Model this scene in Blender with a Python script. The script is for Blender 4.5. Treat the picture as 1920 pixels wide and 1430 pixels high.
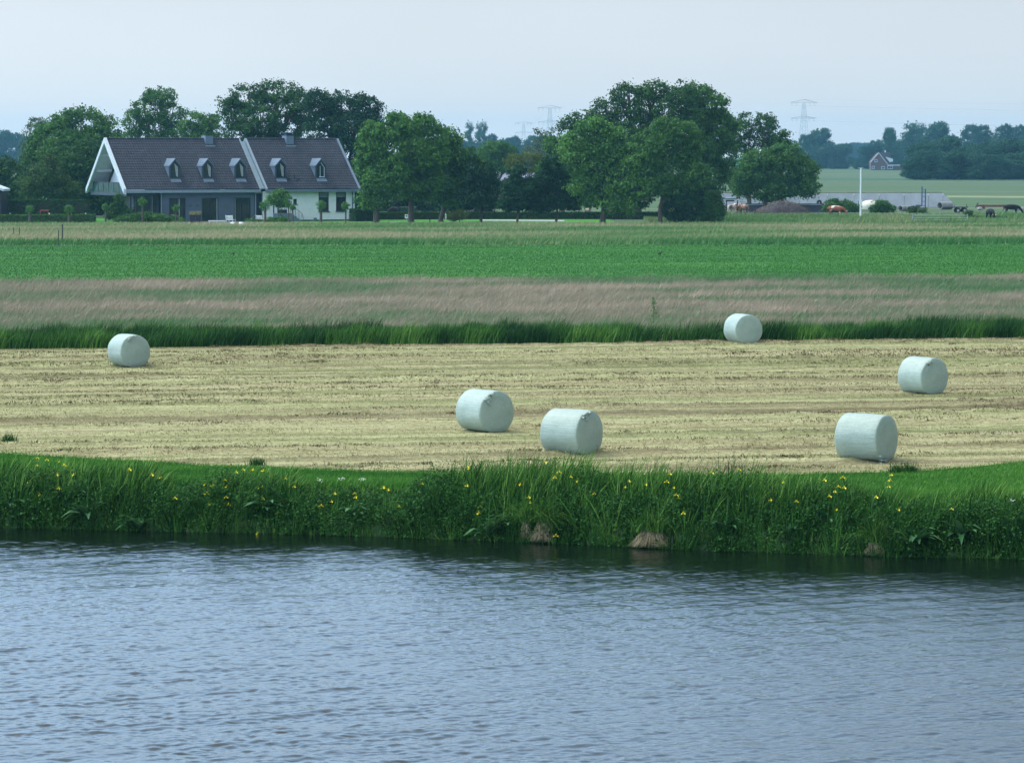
import bpy, math
import numpy as np
from mathutils import Vector, Matrix
SC = bpy.context.scene
for o in list(bpy.data.objects): bpy.data.objects.remove(o)

# ------------------------------------------------------------------ camera
F = 6500.0; HC = 8.1; HOR = 287.0
PITCH = math.atan((715 - HOR) / F)
cam_d = bpy.data.cameras.new("camera"); cam = bpy.data.objects.new("camera", cam_d)
SC.collection.objects.link(cam); SC.camera = cam
cam_d.sensor_width = 36.0; cam_d.lens = 36.0 * F / 1920.0
cam_d.clip_start = 1.0; cam_d.clip_end = 20000
cam.location = (0, 0, HC); cam.rotation_euler = (math.pi / 2 - PITCH, 0, 0)

# ------------------------------------------------------------------ world
SUN_EL, SUN_AZ = math.radians(57), math.radians(-58)
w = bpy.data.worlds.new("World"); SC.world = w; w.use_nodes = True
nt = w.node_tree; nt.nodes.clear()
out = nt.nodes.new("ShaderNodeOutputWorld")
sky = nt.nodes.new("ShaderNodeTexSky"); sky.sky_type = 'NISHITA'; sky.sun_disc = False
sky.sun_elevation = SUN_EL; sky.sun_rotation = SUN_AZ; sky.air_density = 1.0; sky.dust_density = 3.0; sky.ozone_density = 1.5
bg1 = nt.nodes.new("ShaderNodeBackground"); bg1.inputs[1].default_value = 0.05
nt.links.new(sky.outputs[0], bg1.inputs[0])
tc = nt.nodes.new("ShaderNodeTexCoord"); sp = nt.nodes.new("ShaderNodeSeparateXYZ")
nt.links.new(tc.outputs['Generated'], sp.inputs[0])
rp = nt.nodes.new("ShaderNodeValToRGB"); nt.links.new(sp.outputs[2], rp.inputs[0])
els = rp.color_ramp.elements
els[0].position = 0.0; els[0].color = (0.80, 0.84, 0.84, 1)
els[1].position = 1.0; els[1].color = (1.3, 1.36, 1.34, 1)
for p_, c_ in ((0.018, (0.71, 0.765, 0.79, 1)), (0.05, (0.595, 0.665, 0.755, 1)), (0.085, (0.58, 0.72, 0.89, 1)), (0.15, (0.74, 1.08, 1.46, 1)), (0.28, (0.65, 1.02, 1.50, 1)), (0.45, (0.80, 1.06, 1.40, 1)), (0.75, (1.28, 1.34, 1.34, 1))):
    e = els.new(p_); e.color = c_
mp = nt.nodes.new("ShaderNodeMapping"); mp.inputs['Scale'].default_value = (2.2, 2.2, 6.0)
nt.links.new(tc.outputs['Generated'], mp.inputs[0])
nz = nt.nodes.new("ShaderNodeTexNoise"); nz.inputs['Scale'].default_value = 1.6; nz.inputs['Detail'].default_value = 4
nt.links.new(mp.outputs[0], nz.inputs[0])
def wm(op, a, b, c=None, clamp=False):
    x = nt.nodes.new('ShaderNodeMath'); x.operation = op; x.use_clamp = clamp
    for k_, v_ in enumerate((a, b, c)):
        if v_ is None: continue
        if hasattr(v_, 'links'): nt.links.new(v_, x.inputs[k_])
        else: x.inputs[k_].default_value = v_
    return x.outputs[0]
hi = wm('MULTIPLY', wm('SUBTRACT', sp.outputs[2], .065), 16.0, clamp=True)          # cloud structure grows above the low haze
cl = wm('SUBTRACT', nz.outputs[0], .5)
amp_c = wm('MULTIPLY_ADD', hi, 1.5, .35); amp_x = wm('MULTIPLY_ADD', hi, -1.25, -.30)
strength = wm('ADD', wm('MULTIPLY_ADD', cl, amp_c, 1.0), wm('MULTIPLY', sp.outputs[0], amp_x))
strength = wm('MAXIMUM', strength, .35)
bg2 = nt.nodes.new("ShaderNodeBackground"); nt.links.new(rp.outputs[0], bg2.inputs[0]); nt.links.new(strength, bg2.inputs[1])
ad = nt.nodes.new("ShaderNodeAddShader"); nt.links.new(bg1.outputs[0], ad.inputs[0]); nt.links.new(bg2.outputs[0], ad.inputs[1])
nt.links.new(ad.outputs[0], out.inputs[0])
sun_d = bpy.data.lights.new("sun", 'SUN'); sun = bpy.data.objects.new("sun", sun_d); SC.collection.objects.link(sun)
sun_d.energy = 1.5; sun_d.angle = math.radians(14); sun_d.color = (1.0, 0.96, 0.88)
to_sun = Vector((math.sin(SUN_AZ) * math.cos(SUN_EL), math.cos(SUN_AZ) * math.cos(SUN_EL), math.sin(SUN_EL)))
sun.rotation_euler = to_sun.to_track_quat('Z', 'Y').to_euler(); sun.location = (0, 0, 60)
vs = SC.view_settings; vs.view_transform = 'Standard'; vs.look = 'None'; vs.exposure = 0.0; vs.gamma = 1.0
SC.cycles.max_bounces = 5; SC.cycles.diffuse_bounces = 2; SC.cycles.glossy_bounces = 3; SC.cycles.transmission_bounces = 3
SC.cycles.transparent_max_bounces = 6; SC.cycles.volume_bounces = 0; SC.cycles.caustics_reflective = False
SC.cycles.use_denoising = True
SC.cycles.sample_clamp_indirect = 4.0

# ------------------------------------------------------------------ helpers
SP, CP = math.sin(PITCH), math.cos(PITCH)
def ray(px, py):
    a, b = (px - 960) / F, -(py - 715) / F
    return Vector((a, CP + b * SP, -SP + b * CP))
def at(px, py, z=0.0):
    d = ray(px, py); t = (z - HC) / d.z
    return Vector((d.x * t, d.y * t, z))
def aty(px, py, Y):
    d = ray(px, py); t = Y / d.y
    return Vector((d.x * t, Y, HC + d.z * t))
def proj(P):
    fd = P[1] * CP + (HC - P[2]) * SP; up = P[1] * SP - (HC - P[2]) * CP
    return 960 + F * P[0] / fd, 715 - F * up / fd
def mpp(Y): return Y / F                     # metres per source pixel

COL = SC.collection
def link(o, parent=None):
    COL.objects.link(o)
    if parent is not None: o.parent = parent
    return o
def tag(o, label=None, cat=None, group=None, kind=None):
    if label: o["label"] = label
    if cat: o["category"] = cat
    if group: o["group"] = group
    if kind: o["kind"] = kind
    return o
def empty(name, loc, rz=0.0, label=None, cat=None, group=None):
    o = bpy.data.objects.new(name, None); link(o); o.location = loc; o.rotation_euler = (0, 0, rz); o.empty_display_size = .3
    return tag(o, label, cat, group)
def copy_tree(o, parent=None):
    c = o.copy(); link(c)
    if parent is not None: c.parent = parent
    for ch in list(o.children): copy_tree(ch, c)
    return c

def npmesh(name, V, Q, T=None, mat=None, parent=None, tint=None, smooth=False, loc=None):
    """V (n,3); Q (m,4) quads; T (k,3) tris"""
    me = bpy.data.meshes.new(name)
    V = np.asarray(V, dtype=np.float32); nq = 0 if Q is None else len(Q); ntt = 0 if T is None else len(T)
    me.vertices.add(len(V)); me.vertices.foreach_set("co", V.ravel())
    idx = []
    if nq: idx.append(np.asarray(Q, dtype=np.int32).ravel())
    if ntt: idx.append(np.asarray(T, dtype=np.int32).ravel())
    idx = np.concatenate(idx)
    me.loops.add(len(idx)); me.loops.foreach_set("vertex_index", idx)
    me.polygons.add(nq + ntt)
    st = np.concatenate([np.arange(nq) * 4, nq * 4 + np.arange(ntt) * 3]).astype(np.int32)
    me.polygons.foreach_set("loop_start", st)
    me.update(calc_edges=True)
    if tint is not None:
        a = me.attributes.new("tint", 'FLOAT', 'POINT'); a.data.foreach_set("value", np.asarray(tint, dtype=np.float32))
    if smooth: me.polygons.foreach_set("use_smooth", np.ones(nq + ntt, dtype=bool))
    if mat: me.materials.append(mat)
    o = bpy.data.objects.new(name, me); link(o, parent)
    if loc is not None: o.location = loc
    return o

class MB:
    def __init__(s): s.v = []; s.f = []
    def add(s, vs, fs):
        b = len(s.v); s.v += [tuple(v) for v in vs]; s.f += [tuple(i + b for i in f) for f in fs]; return s
    def box(s, x0, x1, y0, y1, z0, z1):
        return s.add([(x0, y0, z0), (x1, y0, z0), (x1, y1, z0), (x0, y1, z0), (x0, y0, z1), (x1, y0, z1), (x1, y1, z1), (x0, y1, z1)],
                     [(0, 3, 2, 1), (4, 5, 6, 7), (0, 1, 5, 4), (1, 2, 6, 5), (2, 3, 7, 6), (3, 0, 4, 7)])
    def prism(s, poly, y0, y1, axis='y'):
        """poly in (x,z) extruded along y (axis y) or (y,z) along x (axis x)"""
        n = len(poly)
        if axis == 'y': vs = [(a, y0, b) for a, b in poly] + [(a, y1, b) for a, b in poly]
        elif axis == 'x': vs = [(y0, a, b) for a, b in poly] + [(y1, a, b) for a, b in poly]
        else: vs = [(a, b, y0) for a, b in poly] + [(a, b, y1) for a, b in poly]
        return s.add(vs, [tuple(range(n))[::-1], tuple(range(n, 2 * n))] + [(i, (i + 1) % n, (i + 1) % n + n, i + n) for i in range(n)])
    def tube(s, pts, rad, seg=6, cap=True):
        pts = [Vector(p) for p in pts]
        if not hasattr(rad, '__len__'): rad = [rad] * len(pts)
        rings = []; base = len(s.v)
        for i, p in enumerate(pts):
            d = (pts[min(i + 1, len(pts) - 1)] - pts[max(i - 1, 0)])
            d = d.normalized() if d.length > 1e-9 else Vector((0, 0, 1))
            a = Vector((0, 1, 0)) if abs(d.y) < .9 else Vector((1, 0, 0))
            u = d.cross(a).normalized(); v = d.cross(u)
            for k in range(seg):
                t = 2 * math.pi * k / seg; s.v.append(tuple(p + (u * math.cos(t) + v * math.sin(t)) * rad[i]))
        for i in range(len(pts) - 1):
            for k in range(seg):
                a, b = base + i * seg + k, base + i * seg + (k + 1) % seg
                s.f.append((a, b, b + seg, a + seg))
        if cap:
            s.f.append(tuple(base + k for k in range(seg))[::-1]); s.f.append(tuple(base + (len(pts) - 1) * seg + k for k in range(seg)))
        return s
    def lathe(s, prof, seg=24, M=None):
        """prof [(r,h)] round the z axis"""
        base = len(s.v)
        for r, h in prof:
            for k in range(seg):
                t = 2 * math.pi * k / seg; p = Vector((r * math.cos(t), r * math.sin(t), h))
                s.v.append(tuple(M @ p) if M else tuple(p))
        for i in range(len(prof) - 1):
            for k in range(seg):
                a, b = base + i * seg + k, base + i * seg + (k + 1) % seg
                s.f.append((a, b, b + seg, a + seg))
        s.f.append(tuple(base + k for k in range(seg))[::-1]); s.f.append(tuple(base + (len(prof) - 1) * seg + k for k in range(seg)))
        return s
    def build(s, name, mat, parent=None, smooth=False, bevel=0):
        me = bpy.data.meshes.new(name); me.from_pydata(s.v, [], s.f); me.update()
        if mat: me.materials.append(mat)
        if smooth:
            me.polygons.foreach_set("use_smooth", np.ones(len(me.polygons), dtype=bool))
            me.set_sharp_from_angle(angle=math.radians(50))
        o = bpy.data.objects.new(name, me); link(o, parent)
        if bevel:
            m = o.modifiers.new("bevel", 'BEVEL'); m.width = bevel; m.segments = 2; m.limit_method = 'ANGLE'
        return o

def hash2(ix, iy, seed):
    h = (ix.astype(np.int64) * 374761393 + iy.astype(np.int64) * 668265263 + seed * 1442695041) & 0xffffffff
    h = ((h ^ (h >> 13)) * 1274126177) & 0xffffffff; h = (h ^ (h >> 16)) & 0xffffffff
    return h / 4294967295.0
def vnoise(x, y, seed=0):
    x = np.asarray(x, float); y = np.asarray(y, float)
    ix, iy = np.floor(x), np.floor(y); fx, fy = x - ix, y - iy
    fx = fx * fx * (3 - 2 * fx); fy = fy * fy * (3 - 2 * fy)
    a, b = hash2(ix, iy, seed), hash2(ix + 1, iy, seed); c, d = hash2(ix, iy + 1, seed), hash2(ix + 1, iy + 1, seed)
    return (a * (1 - fx) + b * fx) * (1 - fy) + (c * (1 - fx) + d * fx) * fy
def fbm(x, y, seed=0, oc=3):
    s = 0; a = .5; t = 0
    for i in range(oc):
        s = s + a * vnoise(x * 2 ** i, y * 2 ** i, seed + i * 17); t += a; a *= .5
    return s / t

# ------------------------------------------------------------------ materials
class NT:
    def __init__(s, name):
        s.m = bpy.data.materials.new(name); s.m.use_nodes = True; s.t = s.m.node_tree
        s.p = s.t.nodes["Principled BSDF"]; s.out = s.t.nodes["Material Output"]
        s.tc = s.t.nodes.new("ShaderNodeTexCoord")
    def n(s, typ, **kw):
        x = s.t.nodes.new(typ)
        for k, v in kw.items():
            if k in x.inputs.keys(): x.inputs[k].default_value = v
            else: setattr(x, k, v)
        return x
    def l(s, a, b): s.t.links.new(a, b)
    def noise(s, scale, detail=3, rough=.55, map_scale=None, rot=0.0, coord='Object', dist=0.0):
        src = s.tc.outputs[coord]
        if map_scale or rot:
            m = s.n("ShaderNodeMapping"); m.inputs['Scale'].default_value = map_scale or (1, 1, 1)
            r = s.n("ShaderNodeVectorRotate", rotation_type='Z_AXIS'); r.inputs['Angle'].default_value = -rot
            s.l(src, r.inputs['Vector']); s.l(r.outputs[0], m.inputs[0]); src = m.outputs[0]
        x = s.n("ShaderNodeTexNoise"); x.inputs['Scale'].default_value = scale; x.inputs['Detail'].default_value = detail
        x.inputs['Roughness'].default_value = rough; x.inputs['Distortion'].default_value = dist
        s.l(src, x.inputs['Vector']); return x.outputs[0]
    def ramp(s, fac, stops):
        r = s.n("ShaderNodeValToRGB"); e = r.color_ramp.elements
        e[0].position, e[0].color = stops[0][0], (*stops[0][1], 1); e[1].position, e[1].color = stops[-1][0], (*stops[-1][1], 1)
        for p, c in stops[1:-1]:
            q = e.new(p); q.color = (*c, 1)
        s.l(fac, r.inputs[0]); return r.outputs[0]
    def mix(s, fac, a, b, mode='MIX'):
        x = s.n("ShaderNodeMix", data_type='RGBA', blend_type=mode)
        if hasattr(fac, 'links'): s.l(fac, x.inputs[0])
        else: x.inputs[0].default_value = fac
        for v, i in ((a, 6), (b, 7)):
            if hasattr(v, 'links'): s.l(v, x.inputs[i])
            else: x.inputs[i].default_value = (*v, 1)
        return x.outputs[2]
    def bump(s, h, strength=.5, dist=.05):
        b = s.n("ShaderNodeBump"); b.inputs['Strength'].default_value = strength; b.inputs['Distance'].default_value = dist
        s.l(h, b.inputs['Height']); s.l(b.outputs[0], s.p.inputs['Normal']); return b
    def base(s, c):
        if hasattr(c, 'links'): s.l(c, s.p.inputs['Base Color'])
        else: s.p.inputs['Base Color'].default_value = (*c, 1)
    def rough(s, r, spec=None, metal=None):
        s.p.inputs['Roughness'].default_value = r
        if spec is not None: s.p.inputs['Specular IOR Level'].default_value = spec
        if metal is not None: s.p.inputs['Metallic'].default_value = metal
        return s

def plain(name, c, rough=.6, var=.18, scale=3.0, metal=0.0, bump=0.0, spec=.4):
    m = NT(name); lo = tuple(x * (1 - var) for x in c); hi = tuple(min(1, x * (1 + var)) for x in c)
    n = m.noise(scale, 5, .65)
    m.base(m.ramp(n, [(.3, lo), (.7, hi)])); m.rough(rough, spec, metal)
    if bump: m.bump(m.noise(scale * 6, 4), bump, .02)
    return m.m
def leafmat(name, stops, rough=.6, trans=.16, spec=.08):
    m = NT(name); a = m.n("ShaderNodeAttribute", attribute_name="tint")
    c = m.ramp(a.outputs['Fac'], stops); m.base(c); m.rough(rough, spec)
    tr = m.n("ShaderNodeBsdfTranslucent"); m.l(c, tr.inputs[0])
    mx = m.n("ShaderNodeMixShader"); mx.inputs[0].default_value = trans
    m.l(m.p.outputs[0], mx.inputs[1]); m.l(tr.outputs[0], mx.inputs[2]); m.l(mx.outputs[0], m.out.inputs[0])
    return m.m

M = {}
def lm(key, dark, light, **k): M[key] = leafmat(key + "_leaves", [(0.0, dark), (.5, tuple((a + b) / 2 for a, b in zip(dark, light))), (1.0, light)], **k)
lm('green', (.026, .088, .024), (.112, .250, .052))
lm('fresh', (.032, .106, .026), (.140, .305, .062))
lm('dark', (.016, .055, .018), (.070, .165, .036))
lm('deep', (.010, .040, .018), (.038, .105, .036))
lm('olive', (.040, .085, .022), (.090, .160, .040))
lm('pale', (.060, .110, .060), (.140, .200, .110))
lm('yellowish', (.080, .120, .025), (.160, .200, .040))
lm('hedge', (.014, .060, .018), (.038, .120, .030))
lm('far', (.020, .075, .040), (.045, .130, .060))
lm('willow', (.050, .150, .040), (.110, .270, .060))
lm('herb', (.008, .042, .010), (.065, .200, .036))
lm('dock', (.030, .110, .038), (.100, .230, .085), rough=.4)
M['reed'] = leafmat("reed_blades", [(0, (.008, .036, .007)), (.35, (.026, .095, .016)), (.75, (.105, .260, .038)), (.93, (.24, .41, .085)), (1, (.22, .20, .07))], rough=.5)
M['turf'] = leafmat("turf_blades", [(0, (.030, .120, .016)), (.6, (.075, .225, .028)), (1, (.17, .33, .06))])
M['lush'] = leafmat("lush_blades", [(0, (.020, .095, .012)), (.55, (.036, .155, .017)), (1, (.090, .235, .028))])
M['meadow'] = leafmat("meadow_blades", [(0, (.05, .16, .04)), (.35, (.13, .23, .10)), (.6, (.27, .25, .165)), (.85, (.36, .295, .215)), (1, (.44, .36, .26))])
M['tan'] = leafmat("tan_meadow_blades", [(0, (.06, .18, .045)), (.4, (.15, .27, .09)), (.7, (.30, .31, .15)), (1, (.45, .38, .24))])
M['straw'] = leafmat("straw_blades", [(0, (.085, .060, .028)), (.25, (.19, .16, .08)), (.45, (.24, .26, .09)), (.7, (.43, .40, .20)), (1, (.60, .56, .33))], trans=.15)
M['dead'] = leafmat("dead_sedge", [(0, (.13, .10, .05)), (.5, (.34, .27, .15)), (1, (.60, .50, .33))], trans=.1)
M['bark'] = plain('bark', (.085, .075, .055), .9, .35, 6, bump=.6)
M['bark_pale'] = plain('bark_pale', (.16, .15, .11), .9, .3, 6, bump=.6)
M['stem'] = plain('green_stem', (.05, .17, .03), .6)
M['petal'] = plain('iris_petal', (.95, .78, .02), .5, .12, 30)
M['white_petal'] = plain('white_umbel', (.75, .78, .72), .6)

# ------------------------------------------------------------------ vegetation generators
def blades(base, height, width, lean, tint, rng, segs=3, curl=.35, facing=None):
    """strips: base (n,3); lean (n,2) horizontal tip offset as a fraction of the height"""
    n = len(base); k = segs + 1
    a = rng.uniform(-.9, .9, n) if facing is None else facing
    wd = np.stack([np.cos(a), np.sin(a), np.zeros(n)], 1) * (width[:, None] / 2)
    t = np.linspace(0, 1, k)
    V = np.zeros((n, k, 2, 3), np.float32)
    for i, ti in enumerate(t):
        c = base.copy(); bend = ti ** (1.6)
        c[:, 0] += lean[:, 0] * height * bend; c[:, 1] += lean[:, 1] * height * bend
        l2 = np.clip((lean ** 2).sum(1), 0, 2)
        c[:, 2] += height * (ti - curl * l2 * ti ** 3)
        wf = (1 - ti) ** .7 * .92 + .08
        V[:, i, 0] = c - wd * wf; V[:, i, 1] = c + wd * wf
    b = np.arange(n)[:, None] * (2 * k)
    Q = np.concatenate([b + np.array([2 * i, 2 * i + 1, 2 * i + 3, 2 * i + 2]) for i in range(segs)], 0)
    T = np.repeat(tint, 2 * k)
    return V.reshape(-1, 3), Q, T
def merge(parts):
    V, Q, T = [], [], []; b = 0
    for v, q, t in parts:
        V.append(v); Q.append(q + b); T.append(t); b += len(v)
    return np.concatenate(V), np.concatenate(Q), np.concatenate(T)
def leaves(pos, size, tint, rng, up=.5, outward=None, aspect=.6):
    n = len(pos)
    nr = rng.normal(size=(n, 3)); nr[:, 2] += up
    if outward is not None: nr += outward * .7
    nr /= np.linalg.norm(nr, axis=1)[:, None]
    r = rng.normal(size=(n, 3)); a = np.cross(nr, r); a /= np.linalg.norm(a, axis=1)[:, None] + 1e-9
    b = np.cross(nr, a); s = size[:, None]
    V = np.stack([pos - a * s * .5, pos + b * s * .5 * aspect, pos + a * s * .5, pos - b * s * .5 * aspect], 1).reshape(-1, 3)
    Q = np.arange(n * 4).reshape(n, 4)
    return V, Q, np.repeat(tint, 4)

def crown_points(lobes, rng, clump=.75, dens=1.0, per=26, size=.34):
    """lobes: list (x,y,z,rx,ry,rz) -> leaf positions; returns V,Q,T and clump centres per lobe"""
    parts = []; cc = []
    for (x, y, z, rx, ry, rz) in lobes:
        p = 1.6; area = 4 * math.pi * (((rx * ry) ** p + (rx * rz) ** p + (ry * rz) ** p) / 3) ** (1 / p)
        n = max(6, int(dens * 1.5 * area / (clump ** 2 * 2.0)))
        d = rng.normal(size=(n, 3)); d /= np.linalg.norm(d, axis=1)[:, None]
        d[:, 1] = np.where(rng.random(n) < .35, -np.abs(d[:, 1]), d[:, 1])
        rad = rng.uniform(.45, 1.0, n) ** .55
        sprig = rng.random(n) < .20; rad[sprig] = rng.uniform(1.0, 1.18, sprig.sum())
        c = np.array([x, y, z]) + d * rad[:, None] * np.array([rx, ry, rz])
        cs = clump * rng.uniform(.6, 1.25, n) * np.where(sprig, .6, 1)
        k = np.maximum(4, (per * 3.0 * (cs / clump) ** 2 * rng.uniform(.7, 1.3, n)).astype(int))
        idx = np.repeat(np.arange(n), k)
        off = rng.normal(size=(len(idx), 3)) * np.array([.5, .5, .33]) * cs[idx][:, None]
        pos = c[idx] + off
        ct = rng.uniform(0, 1, n)
        tint = np.clip(ct[idx] * .75 + rng.random(len(idx)) * .3, 0, 1)
        parts.append(leaves(pos, size * .86 * rng.uniform(.6, 1.25, len(idx)), tint, rng, outward=off / cs[idx][:, None], aspect=.75))
        cc.append(c)
    V, Q, T = merge(parts)
    return V, Q, T, cc
def limbs(mb, base, r0, lobes, cc, rng, fork=.35, twigs=7, seg=7):
    zc = min(l[2] - l[5] * .6 for l in lobes); top = max(l[2] for l in lobes)
    cx = sum(l[0] * l[3] for l in lobes) / sum(l[3] for l in lobes); cy = sum(l[1] for l in lobes) / len(lobes)
    zf = base[2] + max(1.0, (top - base[2]) * fork)
    fk = Vector((base[0] * .75 + cx * .25, base[1] * .8 + cy * .2, zf))
    b = Vector(base)
    mid = b.lerp(fk, .5) + Vector((rng.normal() * .15, 0, 0))
    mb.tube([b - Vector((0, 0, .25)), b + Vector((0, 0, .3)), mid, fk], [r0 * 1.45, r0 * 1.05, r0 * .9, r0 * .75], seg)
    for l, c in zip(lobes, cc):
        e = Vector(l[:3]); m2 = fk.lerp(e, .5) + Vector((rng.normal() * .3, rng.normal() * .3, .3))
        rr = r0 * .5
        mb.tube([fk, m2, e, e + Vector((0, 0, l[5] * .5))], [rr, rr * .7, rr * .4, rr * .15], 5)
        for i in range(min(twigs, len(c))):
            q = Vector(c[rng.integers(len(c))]); s = m2.lerp(e, rng.random())
            mb.tube([s, s.lerp(q, .5) + Vector((0, 0, .2)), q], [rr * .3, rr * .2, rr * .07], 4, cap=False)

def tree(name, label, base, D, lobes_px, mat='green', cat='tree', group=None, r0=.28, clump=.75, dens=1.0, per=26, size=.34, seed=1,
         fork=.35, twigs=7, bark='bark', yspread=.5, trunk=True):
    """base: pixel (x,y) of the trunk foot; D: its depth; lobes_px (cx,cy,rx,ry) in photograph pixels at that depth"""
    rng = np.random.default_rng(seed)
    k = mpp(D); B = aty(base[0], base[1], D); gz = 0.0
    e = empty(name, (B.x, D, gz), 0, label, cat, group)
    L = []
    for i, q in enumerate(lobes_px):
        cx, cy, rx, ry = q[:4]
        P = aty(cx, cy, D); dy = rng.uniform(-1, 1) * yspread * rx * k if len(q) < 5 else q[4]
        L.append((P.x - B.x, dy, P.z - gz, rx * k, (rx * .6 + ry * .4) * k * .95, ry * k))
    V, Q, T, cc = crown_points(L, rng, clump, dens, per, size)
    keep = V.reshape(-1, 4, 3)[:, :, 2].min(1) > .15
    V = V.reshape(-1, 4, 3)[keep].reshape(-1, 3); T = T.reshape(-1, 4)[keep].ravel(); Q = np.arange(len(V)).reshape(-1, 4)
    npmesh('crown', V, Q, None, M[mat], e, T)
    if trunk:
        mb = MB(); limbs(mb, (0, 0, 0), r0, L, cc, rng, fork, twigs); mb.build('trunk', M[bark], e, smooth=True)
    return e

def leafbox(x0, x1, y0, y1, z0, z1, n, size, rng, lump=.12):
    """points near the surface of a clipped hedge"""
    P = []
    A = [(x1 - x0) * (z1 - z0), (x1 - x0) * (y1 - y0), (y1 - y0) * (z1 - z0)]
    tot = A[0] * 2 + A[1] + A[2] * 2
    for (area, f) in ((A[0], 'f'), (A[0], 'b'), (A[1], 't'), (A[2], 'l'), (A[2], 'r')):
        k = int(n * area / tot); u, v = rng.random(k), rng.random(k); d = np.abs(rng.normal(size=k)) * .10
        X, Y, Z = x0 + u * (x1 - x0), y0 + v * (y1 - y0), z0 + v * (z1 - z0)
        bulge = (vnoise(u * (x1 - x0) * 1.3, v * 3, 5) - .5) * lump
        if f == 'f': P.append(np.stack([X, np.full(k, y0) + d + bulge, Z], 1))
        if f == 'b': P.append(np.stack([X, np.full(k, y1) - d, Z], 1))
        if f == 't': P.append(np.stack([X, Y, np.full(k, z1) - d + bulge], 1))
        if f == 'l': P.append(np.stack([np.full(k, x0) + d, y0 + u * (y1 - y0), Z], 1))
        if f == 'r': P.append(np.stack([np.full(k, x1) - d, y0 + u * (y1 - y0), Z], 1))
    P = np.concatenate(P); k = len(P)
    return leaves(P, size * rng.uniform(.6, 1.3, k), rng.random(k), rng, up=.3)
def hedge(name, label, pa, pb, depth, h, mat='hedge', group=None, n=9000, size=.16, seed=3):
    """clipped hedge between two ground points"""
    a, b = Vector(pa), Vector(pb); L = (b - a).length; rz = math.atan2(b.y - a.y, b.x - a.x)
    e = empty(name, (a.x, a.y, 0), rz, label, 'hedge', group); rng = np.random.default_rng(seed)
    V, Q, T = leafbox(0, L, 0, depth, 0.02, h, n, size, rng)
    npmesh('foliage', V, Q, None, M[mat], e, T)
    MB().box(.12, L - .12, .14, depth - .14, 0, h - .14).build('branches', M['bark'], e)
    return e
def bush(name, label, base, D, lobes_px, mat='green', group=None, size=.2, clump=.4, per=22, dens=1.2, seed=2, cat='shrub'):
    return tree(name, label, base, D, lobes_px, mat, cat, group, r0=.06, clump=clump, dens=dens, per=per, size=size, seed=seed, fork=.1, twigs=3)

# ================================================================== GROUND AND WATER
XR = np.array([0, 1920.0])
def line(yl, yr, z=0):
    """world line y(x) through the photograph's left and right edge at rows yl, yr"""
    a, b = at(0, yl, z), at(1920, yr, z); s = (b.y - a.y) / (b.x - a.x)
    return lambda x: a.y + s * (np.asarray(x, float) - a.x)
ROW = math.atan2(at(1920, 633).y - at(0, 653).y, at(1920, 633).x - at(0, 653).x)
_bp = [at(x, y, -1.0) for x, y in ((0, 988), (300, 995), (640, 1004), (960, 1014), (1280, 1030), (1600, 1041), (1920, 1049))]
_bx = np.array([p.x for p in _bp]); _by = np.array([p.y for p in _bp])
_bx = np.concatenate([[-60], _bx, [60]]); _by = np.concatenate([[_by[0] + 5], _by, [_by[-1] - 4.5]])
def bank(x):
    x = np.asarray(x, float); return np.interp(x, _bx, _by) + (fbm(x * .55, x * 0 + 3.3, 9) - .5) * .5
def bank_z(w):
    return np.interp(w, [-1.5, -.1, .25, .9, 1.6, 3, 9999], [-1.7, -1.25, -.75, -.35, -.08, 0, 0])

# base sheet: polder land from the bank to the horizon
def axis(dense0, dense1, step, far, grow=1.35):
    a = list(np.arange(dense0, dense1 + step * .5, step)); s = step
    while a[-1] < far[1]: s *= grow; a.append(a[-1] + s)
    s = step; pre = []
    x = dense0
    while x > far[0]: s *= grow; x -= s; pre.append(x)
    return np.array(pre[::-1] + a)
def gridmesh(name, X, Y, Z, mat, kind='structure', smooth=True):
    """X,Y,Z (rows, cols)"""
    r, c = X.shape; V = np.stack([X, Y, Z], 2).reshape(-1, 3)
    i = (np.arange(r - 1)[:, None] * c + np.arange(c - 1)[None]).ravel()
    Q = np.stack([i, i + 1, i + 1 + c, i + c], 1)
    return tag(npmesh(name, V, Q, None, mat, smooth=smooth), kind=kind)

m = NT('polder_pasture')
band = m.noise(1.0, 4, .6, (.0012, .035, 1), ROW)
fine = m.noise(.9, 5, .7, (.35, 1.2, 1), ROW)
c1 = m.ramp(band, [(.32, (.065, .125, .060)), (.45, (.110, .155, .085)), (.52, (.060, .135, .050)), (.62, (.14, .165, .10)), (.75, (.075, .140, .060))])
c2 = m.ramp(fine, [(.3, (.55, .6, .55)), (.7, (1.25, 1.2, 1.25))])
m.base(m.mix(1.0, c1, c2, 'MULTIPLY')); m.rough(.95, .1); m.bump(fine, .4, .2); M['polder'] = m.m
xs = axis(-34, 34, .5, (-3500, 3500)); ws = np.array([-1.5, -.6, -.1, .1, .25, .5, .9, 1.25, 1.6, 2.3, 3, 5, 9, 20, 60, 150, 300, 500, 900, 1500, 2500, 3600, 5400])
Xg, Wg = np.meshgrid(xs, ws); Yg = bank(Xg) + Wg; Zg = bank_z(Wg) - .03 + np.where((Wg > .1) & (Wg < 2), (fbm(Xg * 1.3, Wg * 2, 4) - .5) * .2, 0)
gridmesh('ground', Xg, Yg, Zg, M['polder'])

def zone(name, yl0, yr0, yl1, yr1, z, mat, X=(-330, 330), n=60):
    x = np.linspace(X[0], X[1], n); f0, f1 = line(yl0, yr0), line(yl1, yr1)
    Xz, Tz = np.meshgrid(x, np.linspace(0, 1, 8)); Yz = f0(Xz) * (1 - Tz) + f1(Xz) * Tz
    return gridmesh(name, Xz, Yz, np.full_like(Xz, z), mat)

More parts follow.
